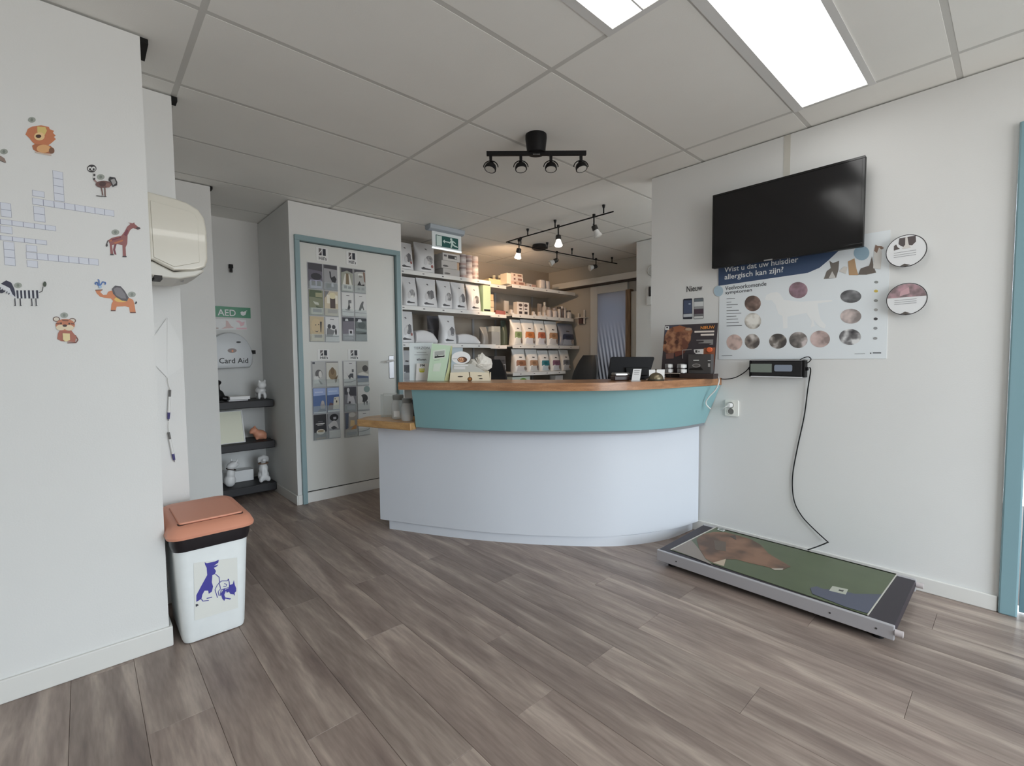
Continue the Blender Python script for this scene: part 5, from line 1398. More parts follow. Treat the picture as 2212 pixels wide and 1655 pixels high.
# drawing units: x 0..1 left to right, y 0..1 bottom to top
L = {}
L[0] = [('purple-grey leaflet with dark dog and two pictures', (96, 92, 104), [('p', K1, [(.0, .75), (1, .7), (1, 1), (0, 1)]), ('e', (44, 42, 48), .55, .48, .4, .14), ('r', (170, 170, 190), .1, .0, .95, .33), ('r', K1, .18, .1, .48, .3), ('r', K1, .58, .1, .88, .3)]),
        ('grey leaflet with black seated cat', (150, 150, 152), [('p', K1, [(0, .86), (1, .84), (1, 1), (0, 1)]), ('p', (36, 36, 40), [(.4, .75), (.5, .75), (.55, .5), (.8, .58), (.95, .45), (.85, .3), (.6, .32), (.45, .5)]), ('r', (110, 110, 120), .05, 0, 1, .26), ('r', K1, .15, .06, .5, .24), ('r', (190, 190, 200), .55, .12, .7, .28)]),
        ('olive green leaflet with sloping white shape', (126, 130, 106), [('p', (78, 90, 66), [(0, .72), (.95, .68), (.9, 1), (.05, 1)]), ('r', (154, 152, 120), .45, .72, .95, .9), ('p', (190, 192, 180), [(.25, .55), (.65, .5), (.7, .4), (.4, .42)]), ('p', (66, 76, 52), [(.45, .36), (.95, .3), (.55, .24)]), ('r', (196, 196, 180), .1, .03, .95, .28), ('r', K2, .22, .1, .88, .24)]),
        ('cream leaflet with dark doorway and round lamp', (196, 184, 160), [('p', K2, [(0, .7), (.35, 1), (0, 1)]), ('r', (74, 60, 54), .4, .3, .8, .78), ('e', (214, 204, 170), .6, .82, .28, .13), ('r', (222, 216, 200), .15, .5, .38, .85), ('r', (222, 216, 200), .8, .5, .98, .85), ('r', (150, 140, 130), .2, .1, .95, .26)]),
        ('tan leaflet with smiling dog face', (186, 170, 138), [('e', (196, 176, 140), .45, .62, .38, .3), ('p', K1, [(.28, .42), (.5, .36), (.62, .44), (.5, .4)]), ('e', (60, 52, 46), .4, .66, .04, .025), ('e', (60, 52, 46), .62, .68, .04, .025), ('p', (46, 42, 44), [(.72, .8), (.86, .8), (.8, .35), (.74, .4)]), ('r', (206, 196, 170), .1, .02, .95, .3), ('r', (116, 100, 84), .28, .14, .85, .26)]),
        ('white leaflet with black-eared cartoon dog', (206, 206, 206), [('r', K2, .35, .9, .65, .93), ('e', (60, 60, 66), .28, .62, .14, .1), ('e', (60, 60, 66), .62, .6, .14, .09), ('p', K2, [(.05, .2), (.1, .55), (.4, .5), (.7, .45), (.5, .2)]), ('e', (40, 40, 44), .78, .4, .07, .13), ('r', (60, 62, 70), .0, .19, 1, .21)])]
L[1] = [('grey-green leaflet with standing brown dog', (150, 152, 140), [('p', K1, [(0, .8), (.5, .9), (1, .8), (1, 1), (0, 1)]), ('p', (210, 208, 200), [(.05, .2), (.3, .75), (.7, .75), (.95, .2)]), ('p', (116, 100, 76), [(.4, .78), (.62, .78), (.68, .3), (.36, .3)]), ('r', (206, 206, 200), .05, .03, .95, .28), ('r', K2, .2, .12, .45, .24), ('r', K2, .55, .1, .82, .22)]),
        ('grey leaflet with white bowl and black cat', (172, 172, 168), [('p', K1, [(0, .85), (.2, .9), (1, .95), (1, 1), (0, 1)]), ('e', (206, 206, 200), .55, .78, .24, .07), ('p', (130, 126, 120), [(.4, .75), (.7, .75), (.65, .65), (.45, .65)]), ('p', (36, 34, 36), [(.25, .32), (.45, .5), (.6, .34), (.9, .38), (.9, .3), (.2, .3)]), ('p', (120, 84, 66), [(.8, .92), (.95, .9), (.98, .45), (.88, .5)]), ('r', K2, .25, .1, .48, .2), ('r', K2, .62, .1, .88, .2)]),
        ('white leaflet with sketched cat holding a sign', K3, [('r', K1, .38, .88, .65, .9), ('p', (60, 62, 64), [(.55, .68), (.66, .7), (.64, .5), (.72, .35), (.6, .28), (.45, .3), (.55, .48)]), ('r', K2, .66, .56, .82, .7), ('e', K1, .48, .26, .24, .03), ('r', (50, 52, 58), 0, .16, 1, .18)]),
        ('white leaflet with sketched sitting dog', K3, [('r', K1, .38, .88, .65, .9), ('p', (96, 98, 98), [(.3, .25), (.45, .5), (.65, .68), (.8, .68), (.72, .5), (.82, .3), (.75, .28), (.62, .4), (.5, .26)]), ('r', (50, 52, 58), 0, .15, 1, .17)]),
        ('mauve-grey leaflet with small framed dog', (112, 108, 118), [('p', (44, 46, 54), [(0, .82), (1, .85), (1, 1), (0, 1)]), ('p', (196, 198, 200), [(.25, .95), (.45, .95), (.5, .85), (.2, .85)]), ('r', (200, 198, 204), .5, .22, .92, .48), ('r', (50, 48, 52), .6, .3, .8, .42), ('r', (160, 160, 166), .15, .08, .9, .12)]),
        ('dark teal-grey leaflet with white shape', (96, 104, 104), [('p', (40, 44, 50), [(0, .85), (1, .88), (1, 1), (0, 1)]), ('p', (190, 194, 196), [(.25, .95), (.5, .95), (.6, .82), (.15, .82)]), ('e', (74, 84, 84), .55, .68, .35, .15), ('p', (46, 54, 52), [(.1, .3), (.9, .36), (.95, .28), (.1, .26)]), ('p', (130, 140, 138), [(0, .55), (1, .5), (1, .4), (0, .42)])])]
L[2] = [('grey leaflet with black and white puppy', (178, 178, 176), [('r', (70, 74, 82), 0, .92, .2, 1), ('e', (92, 90, 90), .5, .52, .3, .17), ('e', (206, 204, 200), .62, .5, .14, .14), ('p', (206, 206, 204), [(.1, .42), (.45, .42), (.6, .15), (.1, .12)]), ('p', (70, 70, 70), [(.45, .3), (.75, .14), (.8, .08), (.6, .1)])]),
        ('cream leaflet with long-eared brown dog', (200, 198, 190), [('e', (140, 120, 92), .5, .5, .34, .24), ('e', (112, 92, 68), .5, .62, .16, .16), ('p', (104, 84, 60), [(.65, .3), (.95, .45), (.85, .18), (.72, .12)]), ('r', (214, 212, 206), 0, 0, 1, .12), ('r', K1, 0, .97, 1, 1)]),
        ('blue leaflet with grey kitten', (82, 106, 152), [('p', (150, 166, 206), [(0, .7), (1, .72), (1, 1), (0, 1)]), ('r', (186, 196, 222), .1, .82, .8, .87), ('e', (150, 146, 150), .75, .28, .2, .18), ('e', (176, 170, 168), .75, .42, .12, .08), ('p', (60, 70, 106), [(.3, .04), (1, .05), (1, .15), (.5, .18)]), ('r', (206, 210, 214), 0, 0, 1, .04)]),
        ('blue leaflet with white shaggy dog', (76, 98, 146), [('p', (156, 176, 214), [(0, .7), (1, .72), (1, 1), (0, 1)]), ('r', (190, 202, 226), .1, .84, .85, .88), ('p', (206, 202, 188), [(.45, .1), (.55, .6), (.98, .62), (1, .1)]), ('e', (56, 50, 50), .78, .42, .06, .05), ('e', (56, 50, 50), .65, .54, .04, .03), ('p', (104, 80, 84), [(0, .1), (.2, .4), (.48, .35), (.45, .08)]), ('r', (210, 212, 212), 0, 0, 1, .07)]),
        ('black leaflet with white food bowl', (44, 44, 48), [('e', (206, 202, 190), .52, .3, .36, .11), ('e', (150, 136, 112), .52, .33, .26, .05), ('r', (214, 214, 212), .12, .62, .85, .65), ('r', (196, 196, 194), .25, .57, .75, .59), ('r', (90, 90, 94), .3, .7, .7, .74), ('p', (112, 88, 60), [(.1, 0), (.9, 0), (.9, .08), (.1, .06)])]),
        ('grey leaflet with black circle and lying cat', (140, 142, 146), [('e', (34, 34, 38), .52, .84, .38, .15), ('r', (170, 172, 176), .45, .76, .7, .86), ('p', (186, 186, 186), [(0, .55), (.5, .72), (.75, .65), (.9, .38), (.4, .36), (.1, .4)]), ('p', (70, 72, 76), [(.2, .42), (.5, .5), (.8, .38), (.4, .34)]), ('r', K3, .08, 0, 1, .3)])]
L[3] = [('white leaflet with sketched walking dachshund', K3, [('r', K1, .45, .91, .7, .93), ('p', (70, 72, 76), [(.2, .55), (.35, .4), (.55, .5), (.8, .5), (.8, .28), (.6, .36), (.5, .25), (.42, .3)]), ('r', (90, 92, 94), .68, .55, .84, .68), ('p', (50, 52, 58), [(0, .15), (.6, .16), (1, .22), (1, .2), (.6, .13), (0, .13)])]),
        ('leaflet with grey animal above blue cloth', (160, 158, 150), [('e', (60, 56, 54), .72, .7, .26, .14), ('p', (206, 204, 196), [(.1, .5), (.5, .55), (1, .45), (1, .35), (.1, .4)]), ('p', (74, 88, 116), [(0, .12), (1, .12), (1, .36), (0, .42)]), ('r', (210, 210, 210), 0, 0, 1, .1)]),
        ('dark leaflet with white fluffy cat', (112, 112, 118), [('p', (58, 58, 66), [(0, .7), (1, .62), (1, 1), (0, 1)]), ('e', (200, 200, 202), .32, .88, .11, .1), ('p', (190, 190, 194), [(.2, .35), (.3, .82), (.5, .6), (.75, .62), (.95, .25)]), ('e', (54, 52, 56), .42, .36, .09, .05), ('r', (140, 142, 152), .2, .05, .9, .22)]),
        ('white leaflet with black sheepdog drawing', K3, [('e', (130, 148, 146), .82, .88, .28, .14), ('e', (40, 40, 42), .55, .5, .34, .17), ('e', (206, 206, 204), .28, .46, .14, .14), ('r', (40, 40, 42), .5, .2, .6, .36), ('r', (40, 40, 42), .75, .2, .85, .36), ('r', K2, 0, .0, 1, .015)]),
        ('blue and tan leaflet with cardboard boxes', (150, 144, 138), [('p', (84, 92, 108), [(0, .3), (.25, .35), (.3, 1), (0, 1)]), ('e', (190, 188, 182), .6, .9, .3, .1), ('p', (202, 176, 130), [(.4, .4), (.8, .45), (.8, .66), (.45, .68)]), ('p', (176, 128, 80), [(.4, .25), (.95, .3), (.95, .48), (.7, .42)]), ('r', (120, 120, 128), .1, .04, .95, .18)]),
        ('white leaflet half hidden behind the counter ledge tip', K3, [('r', K1, .4, .9, .7, .92), ('e', (116, 88, 64), .55, .5, .16, .12), ('e', (50, 44, 42), .3, .42, .05, .04), ('p', (50, 52, 58), [(0, .16), (.6, .18), (1, .24), (1, .22), (.6, .15), (0, .14)])])]
for r_, (nm, a0, a1, b0, b1, hd) in enumerate(racks):
    t = thing('leaflet_rack', 'clear six-pocket leaflet rack, %s on the white door' % nm, 'leaflet rack', 'leaflet racks on the white door')
    ob('back_panel', MB().box(WK, a0, a1, b0, b1, 0.0003, 0.003), mat((168, 168, 170), .3), t)
    q0, q1 = WK.px(hd[0], hd[3]), WK.px(hd[2], hd[1])
    hb = max(q0[1], b1 + .0005)
    hc = ob('header_card', MB().box(WK, q0[0], q1[0], hb - .02 if False else hb, q1[1], 0.0003, 0.003), M_PAPER, t)
    mh = lambda x, y: (q0[0] + x * (q1[0] - q0[0]), hb + y * (q1[1] - hb))
    prints(hc, WK, [('r', (40, 38, 44), .22, .42, .46, .92), ('p', (96, 88, 88), [(.22, .42), (.46, .62), (.46, .92), (.22, .92)]), ('r', (34, 36, 46), .54, .42, .80, .92), ('l', (220, 220, 220), [(.2, .5), (.46, .8)], .05)], mh, c=.0036, name='logo')
    p_, q_ = mh(.2, .1), mh(.84, .1)
    ob('lettering', MB().text(WK, "Hill's", p_[0], p_[1], (q1[1] - hb) * .34, width=q_[0] - p_[0], c1=.0036, bold=.02), mat((40, 40, 46), .5), hc)
    cw, ch = (a1 - a0) / 2, (b1 - b0) / 3
    for i in range(6):
        ci, rj = i % 2, i // 2
        x0_, y1_ = a0 + ci * cw, b1 - rj * ch
        y0_ = y1_ - ch
        ob('pocket', MB().box(WK, x0_ + .004, x0_ + cw - .004, y0_ + .004, y0_ + ch * .30, .0150, .0162).box(WK, x0_ + .004, x0_ + cw - .004, y0_ + .002, y0_ + .004, .003, .0162), M_CLEAR, t)
        lab, bg, sh = L[r_][i]
        lf = thing('leaflet', '%s in the %s door rack' % (lab, nm), 'leaflet', 'leaflets in the door racks')
        xa, xb, ya, yb = x0_ + .007, x0_ + cw - .005, y0_ + .0055, y1_ - .006
        ob('paper', MB().box(WK, xa, xb, ya, yb, .0045, .0110), anymat(bg), lf)
        prints(lf, WK, sh, lambda x, y: (xa + .002 + x * (xb - xa - .004), ya + .002 + y * (yb - ya - .004)), c=.0116, step=.0003, name='picture', n=16)

# ================================================================== SHOP SHELVING
S1, S2, S3, S4 = 2.077, 1.718, 1.342, 1.001
YF = 4.20
M_SHELF = mat((206, 206, 204), .4, k=.8)
M_LIP = mat((210, 210, 208), .35, k=.8)


def shelf_unit(label, x0, boards, upr, yf=YF):
    t = thing('shelving_unit', label, 'shelving', 'white shop shelving')
    for (z, x1) in boards:
        b = ob('shelf_board', MB().wbox(x0, x1, yf + .004, 4.785, z - .022, z), M_SHELF, t, bevel=.002)
        ob('price_strip', MB().wbox(x0, x1, yf - .004, yf + .0035, z - .043, z - .001), M_LIP, b, bevel=.0015)
        k = int((x1 - x0) / .24)
        for i in range(k):
            xx = x0 + .12 + i * .24
            ob('price_tag', MB().wbox(xx, xx + .022, yf - .0052, yf - .0042, z - .027, z - .018), mat((96, 96, 98), .5), b)
    for xx in upr:
        ob('upright', MB().wbox(xx, xx + .03, 4.786, 4.7995, .3, 2.10), M_GREYP, t)
    return t


tl = shelf_unit('left white shelving unit next to the white door', 2.262, [(S1, 3.545), (S2, 3.605), (S3, 3.605), (.955, 3.30)], (2.5, 3.2))
ob('side_panel', MB().wbox(2.2425, 2.2595, 4.20, 4.785, .3, 2.10), M_SHELF, tl)
shelf_unit('narrow recessed middle shelving between the two white shelving units', 3.612, [(S1 - .008, 3.872), (S2 - .005, 3.872), (S3 - .005, 3.872), (.945, 3.872)], (3.72,), yf=4.30)
shelf_unit('right white shelving unit with coloured food bags beside the glass door', 3.88, [(S1, 5.07), (S2, 5.03), (S3, 5.15), (S4, 4.86), (.76, 4.9)], (4.1, 4.8))


def bag(label, x0, x1, ytop, zb, style, col=None, d=.13, yf=None, lean=.0, sway=.0, seed=0, k=.8):
    yf = YF + .012 if yf is None else yf
    A, B = onY(yf, x0, 700).x, onY(yf, x1, 700).x
    zt = onY(yf, (x0 + x1) / 2, ytop).z
    zt = min(zt, min([q - .052 for q in (S1, S2, S3, S4) if q > zb + .05] + [2.425]))
    w, h = B - A, zt - zb
    F = Fr(((A + B) / 2, yf + d / 2, zb + .001), EX, EZ)
    prof = [(0, .80), (.03, .96), (.15, 1.0), (.35, .98), (.55, .85), (.72, .62), (.85, .36), (.94, .14), (1.0, .08)]

    def hd(t):
        for (t0, v0), (t1, v1) in zip(prof, prof[1:]):
            if t <= t1:
                return d / 2 * (v0 + (v1 - v0) * (t - t0) / (t1 - t0))
        return d / 2 * .08

    def hw(t): return w / 2 * (.93 + .07 * math.cos(2 * math.pi * (t * (.95 + .12 * math.sin(seed * 1.9)) + .02)))
    def ao(t): return sway * math.sin(t * 2.6)
    def co(t): return lean * t * t - (.25 * d * max(0, t - .55))

    def front(u, t, e=.0018):
        c = hd(t) * max(0.0, 1 - abs(u) ** 4) ** .4
        return F.p(ao(t) + u * hw(t), t * h, c + co(t) + e)

    rings = []
    for i in range(13):
        t = [0, .03, .1, .2, .32, .44, .56, .66, .76, .85, .92, .96, 1][i]
        rg = []
        for q in range(24):
            a = 2 * math.pi * q / 24
            cs_, sn = math.cos(a), math.sin(a)
            rg.append(F.p(ao(t) + hw(t) * math.copysign(abs(cs_) ** .5, cs_), t * h, hd(t) * math.copysign(abs(sn) ** .8, sn) + co(t)))
        rings.append(rg)
    t_ = thing('food_bag', label, 'bag', 'pet food bags on the shelves')
    base = col[0] if style == 'c' else (col or (206, 207, 209))
    ob('bag', MB().loft(rings), mat(base, .28, bump=.35, bscale=16, k=k), t_, smooth=True)

    def patch(name, pts, m, e=.0018):
        cu, cv = sum(p[0] for p in pts) / len(pts), sum(p[1] for p in pts) / len(pts)
        # refine the outline so that it follows the bulge of the bag
        fine = []
        for p, q in zip(pts, pts[1:] + pts[:1]):
            for s in range(3):
                fine.append((p[0] + (q[0] - p[0]) * s / 3, p[1] + (q[1] - p[1]) * s / 3))
        rr = [[front(cu + (p[0] - cu) * f, cv + (p[1] - cv) * f, e) for p in fine] for f in (1, .66, .33, .04)]
        mb = MB().loft([[p + EY * .0012 for p in rr[0]]] + rr, False, True)
        return ob(name, mb, anymat(m), t_, smooth=True)

    if style == 'g':
        s = seed
        cx = .18 + .12 * math.sin(s * 2.3)
        patch('picture', circ(cx, .42, .42, .15, 14), photo_mat((96, 96, 98), (150, 150, 152), (206, 206, 204), 16, s * 3.1))
        patch('picture', circ(cx - .42, .36, .2, .12, 12), (198, 198, 200), .0022)
        patch('swoosh', [(-.62, .13), (-.4, .17), (-.15, .14), (.38, .125), (.42, .10), (-.1, .09), (-.5, .085)], (62, 60, 64))
        patch('logo', [(-.15, .80), (.02, .815), (.1, .77), (-.02, .755)], (96, 94, 98))
        if s % 3 == 1:
            patch('spot', circ(.5, .22 + .05 * (s % 2), .14, .05, 12), (150, 96, 92), .0026)
        if s % 2:
            patch('window', [(.1, .33), (.52, .33), (.52, .55), (.32, .6), (.1, .55)], (110, 110, 114), .0026)
    elif style == 'c':
        band, low = col[1], col[2]
        patch('colour_band', [(-.80, .26), (.80, .26), (.80, .44), (.72, .52), (-.72, .52), (-.80, .44)], band)
        patch('lower_label', [(-.72, .04), (.70, .04), (.70, .27), (-.66, .27)], low, .0022)
        patch('animal_picture', circ(.55, .17, .24, .12, 12), photo_mat((96, 80, 72), (130, 118, 110), (176, 170, 164), 18, seed), .0026)
        patch('logo', [(-.3, .63), (.1, .62), (.25, .655), (-.2, .675)], (60, 58, 60))
        patch('pet_picture', circ(-.1, .40, .34, .07, 12), tuple(int(x * .82) for x in band), .0026)
    return t_


def carton(label, x0, x1, y0, y1, zb=None, d=.12, col=(196, 196, 196), yf=None, shapes=(), name='product_box', cat='box', group='boxes on the shelves', k=.8, bevel=.002, z1=None):
    yf = YF + .02 if yf is None else yf
    F = Fr((0, yf, 0), EX, EZ)
    a0, a1 = F.px(x0, (y0 + y1) / 2)[0], F.px(x1, (y0 + y1) / 2)[0]
    b1, b0 = F.px((x0 + x1) / 2, y0)[1], (zb if zb is not None else F.px((x0 + x1) / 2, y1)[1])
    b1 = z1 or b1
    t = thing(name, label, cat, group)
    ob('carton', MB().box(F, a0, a1, b0 + .0008, b1, -d, 0), mat(col, .45, k=k), t, bevel=bevel)
    if shapes:
        prints(t, F, shapes, lambda x, y: (a0 + x * (a1 - a0), b0 + y * (b1 - b0)), c=.0008, name='print', n=14)
    return t


def bottle(label, xc, y0, wpx, zb, col, cap, yf=YF + .05, cat='bottle', name='bottle', neck=.35):
    F = Fr((0, yf, 0), EX, EZ)
    a = F.px(xc, y0)[0]
    r = abs(F.px(xc + wpx / 2, y0)[0] - a)
    h = F.px(xc, y0)[1] - zb
    Fz = Fr((a, yf, zb + .0008), EX, EY)
    t = thing(name, label, cat, 'small bottles and tins on the shelves')
    if neck:
        ob('body', MB().lathe(Fz, [(r * .9, 0), (r, .004), (r, h * .66), (r * neck * 1.2, h * .78), (r * neck, h * .8)], 16), mat(col, .35, k=.8), t, smooth=True)
        ob('cap', MB().lathe(Fz, [(r * neck * 1.3, h * .80), (r * neck * 1.3, h * .98), (r * neck, h)], 14), mat(cap, .35, k=.8), t, smooth=True)
    else:
        ob('body', MB().lathe(Fz, [(r * .94, 0), (r, .003), (r, h - .008)], 20), mat(col, .3, k=.8), t, smooth=True)
        ob('cap', MB().lathe(Fz, [(r * .99, h - .0075), (r * .99, h - .002), (r * .93, h), (r * .9, h - .003)], 20), mat(cap, .3, k=.8, metal=.6), t, smooth=True)
    return t


def lying_bag(label, x0, x1, y0, zb, d=.2, seed=0):
    F = Fr((0, YF + .012, 0), EX, EZ)
    a0, a1 = F.px(x0, 730)[0], F.px(x1, 730)[0]
    b1 = F.px((x0 + x1) / 2, y0)[1]
    h, w = b1 - zb, a1 - a0
    t = thing('food_bag', label, 'bag', 'pet food bags on the shelves')
    rings = []
    for i in range(11):
        s = i / 10
        hh = h * (.62 + .38 * math.sin(math.pi * min(1, .18 + s * .8))) * (1 if s < .86 else 1 - (s - .86) * 3.4)
        cc = math.cos(s * 3.1) * .006
        rings.append([Vec((a0 + s * w, YF + .014 + (d / 2) * (1 - y_ * (.9 if s < .9 else .8)), zb + .001 + hh * (z_ * .5 + .5) + (0 if z_ < 0 else cc))) for y_, z_ in
                      [(math.copysign(abs(math.cos(q)) ** .45, math.cos(q)), math.copysign(abs(math.sin(q)) ** .45, math.sin(q))) for q in [2 * math.pi * k / 20 for k in range(20)]]])
    ob('bag', MB().loft(rings), mat((206, 206, 208), .28, bump=.3, bscale=16, k=.8), t, smooth=True)
    Ft = Fr((a0, YF + .014, zb + h), EX, EY)
    prints(t, Ft, [('p', photo_mat((110, 108, 108), (150, 148, 148), (200, 198, 196), 14, seed), [(.60, .02), (.88, .02), (.85, .11), (.58, .11)]), ('e', (150, 110, 104), .48, .03, .10, .012)], lambda x, y: (x * w, y), c=.004)
    return t


# --- left unit, top shelf
bag('tall silver-white food bag at the left end of the top shelf by the door', 864, 901, 521, S1, 'g', seed=1, d=.15)
bag('leaning silver-white food bag second on the top shelf, below the exit sign', 903, 946, 524, S1, 'g', seed=4, lean=.02, sway=.012, d=.15)
z = S1
for i, (y0, y1, lab, c_) in enumerate([(590, 601, 'lowest grey box of the stack of three on the top shelf', (176, 174, 172)), (575, 590, 'middle grey box of the stack of three on the top shelf', (182, 180, 178)), (549, 575, 'topmost white box with window of the stack on the top shelf', (196, 194, 192))]):
    hh = (.075, .085, .082)[i]
    F_ = Fr((0, YF + .02, 0), EX, EZ)
    xa, xb = ((957, 993), (954, 988), (957, 994))[i]
    a0, a1 = F_.px(xa, 580)[0], F_.px(xb, 580)[0]
    t = thing('product_box', lab, 'box', 'boxes on the shelves')
    ob('carton', MB().box(F_, a0, a1, z + .0008, z + hh, -.18, 0), mat(c_, .4, k=.8), t, bevel=.004)
    if i == 2:
        prints(t, F_, [('r', (70, 68, 70), .3, .3, .8, .75), ('r', (206, 206, 204), .68, .35, .78, .6), ('r', (96, 94, 96), .06, .5, .22, .75)], lambda x, y: (a0 + x * (a1 - a0), z + y * hh), c=.0008)
    else:
        prints(t, F_, [('e', (96, 94, 94), .25, .3, .18, .12)], lambda x, y: (a0 + x * (a1 - a0), z + y * hh), c=.0008)
    z += hh
a0, a1 = onY(YF + .02, 998, 590).x, onY(YF + .02, 1037, 590).x
rr = (a1 - a0) / 6
for j in range(6):
    for i in range(3):
        Fz = Fr((a0 + rr + 2 * rr * i, YF + .02 + rr, S1 + .001 + j * .044), EX, EY)
        t = thing('food_can', 'pink and white wrapped food can in the high can stack under the track light', 'can', 'cans stacked on the top shelf')
        ob('tin', MB().lathe(Fz, [(rr * .92, 0), (rr * .97, .003), (rr * .97, .006), (rr * .93, .008), (rr * .93, .034), (rr * .97, .036), (rr * .97, .041), (rr * .9, .043), (rr * .86, .040)], 18), mat((200, 192, 190), .35, k=.8), t, smooth=True)
        ob('wrapper', MB().lathe(Fz, [(rr * .935, .0085), (rr * .945, .009), (rr * .945, .033), (rr * .935, .0335)], 18), mat(((178, 156, 152), (206, 200, 198), (150, 138, 138))[(i + j) % 3], .4, k=.8), t, smooth=True)
# --- left unit, second shelf
for i, (x0, x1, yt, sd, lab) in enumerate([(873, 907, 597, 2, 'first silver-white bag on the second shelf, next to the door wall'), (909, 951, 597, 5, 'second silver-white bag on the second shelf, widest of its row'), (951, 982, 603, 6, 'third silver-white bag on the second shelf with white spot'), (983, 1014, 605, 3, 'fourth silver-white bag on the second shelf'), (1015, 1043, 607, 8, 'fifth silver-white bag on the second shelf beside the green box')]):
    bag(lab, x0, x1, yt, S2, 'g', seed=sd, sway=.006 * (-1) ** i)
carton('tall pale green box with black foot at the end of the second shelf', 1044, 1060, 617, 676, S2, .14, (166, 190, 160), shapes=[('r', (26, 24, 24), .08, .03, .92, .10)])
# --- left unit, third shelf
bag('silver bag with red spot at the left end of the third shelf', 862, 899, 671, S3, 'g', seed=7, k=.8)
lying_bag('lying silver bag on the third shelf between two upright bags', 901, 948, 713, S3, seed=2)
bag('dark grey bag standing at the back of the third shelf', 930, 962, 679, S3, 'p', (112, 112, 118), yf=4.46)
bag('upright silver bag with oval window on the third shelf', 955, 990, 681, S3, 'g', seed=9)
lying_bag('lying silver bag at the right end of the third shelf', 992, 1040, 721, S3, seed=4)
# --- left unit, lowest shelf (mostly behind the brochures)
bag('dark printed bag on the lowest left shelf behind the leaflet board', 862, 898, 757, .955, 'c', ((176, 178, 182), (66, 66, 72), (150, 152, 156)), seed=3)
carton('pale blue box on the lowest left shelf above the green brochure', 974, 1000, 751, 800, .955, .14, (176, 188, 194))
# --- middle shelving
YM = 4.32
ZM2, ZM3, ZM4 = S2 - .005, S3 - .005, .945
t = thing('storage_bin', 'clear plastic bin with dark blue contents on the middle shelving', 'bin')
F_ = Fr((0, YM, 0), EX, EZ)
a0, a1, b1 = F_.px(1062, 720)[0], F_.px(1081, 720)[0], F_.px(1075, 705)[1]
ob('shell', MB().box(F_, a0, a1, ZM3 + .001, b1, -.002, 0).box(F_, a0, a0 + .002, ZM3 + .001, b1, -.12, -.002).box(F_, a1 - .002, a1, ZM3 + .001, b1, -.12, -.002).box(F_, a0 + .002, a1 - .002, ZM3 + .001, b1, -.122, -.12), M_CLEAR, t)
ob('contents', MB().box(F_, a0 + .006, a1 - .006, ZM3 + .002, ZM3 + (b1 - ZM3) * .72, -.11, -.006), mat((48, 52, 76), .5), t, bevel=.006)
bag('grey crumpled bag left of the clear bin on the middle shelving', 1042, 1057, 706, S3, 'p', (120, 122, 122), yf=4.25, sway=.005, d=.1)
bag('dark green bag squeezed between clear bin and green food bag', 1088, 1099, 692, S3, 'p', (92, 106, 98), yf=4.42, d=.1)
for (x0, x1, y0, y1, lab, c_) in [(1062, 1068, 636, 650, 'top small orange-lit box stacked beside the green box', (206, 178, 140)), (1062, 1069, 650, 664, 'middle small orange-lit box stacked beside the green box', (206, 186, 156)), (1061, 1069, 664, 677, 'lowest small cream box stacked beside the green box', (200, 186, 160))]:
    carton(lab, x0 - 2, x1 - 2, y0, y1 - .6, None if y1 < 670 else ZM2, .10, c_, yf=YM + .02)
carton('dark red packet lying on the middle shelving second shelf', 1072, 1092, 671, 679, ZM2, .1, (150, 92, 88), yf=YM + .02)
carton('white upright card left of the two-window dispenser box', 1090, 1099, 650, 679, S2, .02, (206, 202, 198), yf=YM + .16, shapes=[('r', (96, 92, 92), .3, .2, .75, .3)])
for i, (x0, x1, y0, y1, lab) in enumerate([(1085, 1106, 792, 803, 'lowest dark grey box of the stack left of the brown bag'), (1081, 1107, 776, 791, 'middle dark grey box of the stack left of the brown bag'), (1077, 1106, 758, 775, 'topmost dark grey box of the stack left of the brown bag')]):
    carton(lab, x0 - 9, x1 - 14, y0, y1, ZM4 + (0, .076, .166)[i], .12, ((96, 96, 98), (90, 90, 92), (74, 74, 76))[i], yf=4.305, z1=ZM4 + (.075, .165, .26)[i], shapes=[('r', (150, 150, 152), .05, .08, .95, .92), ('r', (52, 52, 54), .12, .2, .9, .8)] if i < 2 else [('r', (50, 50, 52), .3, .3, .9, .5)], k=.8)
# --- right unit, third and fourth shelf: coloured food bags
W_ = (212, 212, 211)
for (x0, x1, yt, c1, c2, sd, lab) in [(1110, 1132, 690, (124, 142, 98), (200, 202, 200), 1, 'white bag with green band on the third shelf'), (1132, 1160, 690, (190, 118, 66), (198, 198, 204), 2, 'white bag with bright orange band on the third shelf'), (1160, 1183, 691, (172, 98, 70), (196, 196, 204), 3, 'white bag with rust red band on the third shelf'), (1184, 1210, 694, (168, 130, 98), (196, 194, 194), 4, 'white bag with tan band on the third shelf'), (1212, 1245, 699, (54, 62, 84), (160, 166, 178), 5, 'navy and grey bag at the right end of the third shelf')]:
    bag(lab, x0, x1, yt, S3, 'c', (W_ if sd < 5 else (120, 126, 140), c1, c2), seed=sd, sway=.004)
for (x0, x1, yt, c1, c2, sd, lab) in [(1113, 1142, 754, (150, 104, 78), (196, 194, 196), 6, 'white bag with brown band on the fourth shelf'), (1143, 1168, 755, (168, 130, 100), (190, 190, 190), 7, 'white bag with sand band on the fourth shelf'), (1169, 1192, 757, (46, 116, 128), (182, 196, 204), 8, 'white bag with teal band on the fourth shelf'), (1193, 1215, 757, (122, 82, 106), (196, 198, 206), 9, 'white bag with plum band on the fourth shelf'), (1216, 1236, 756, (110, 112, 120), (186, 188, 194), 10, 'grey and white bag beside the office chair on the fourth shelf')]:
    bag(lab, x0, x1, yt, S4, 'c', (W_, c1, c2), seed=sd, sway=-.008)
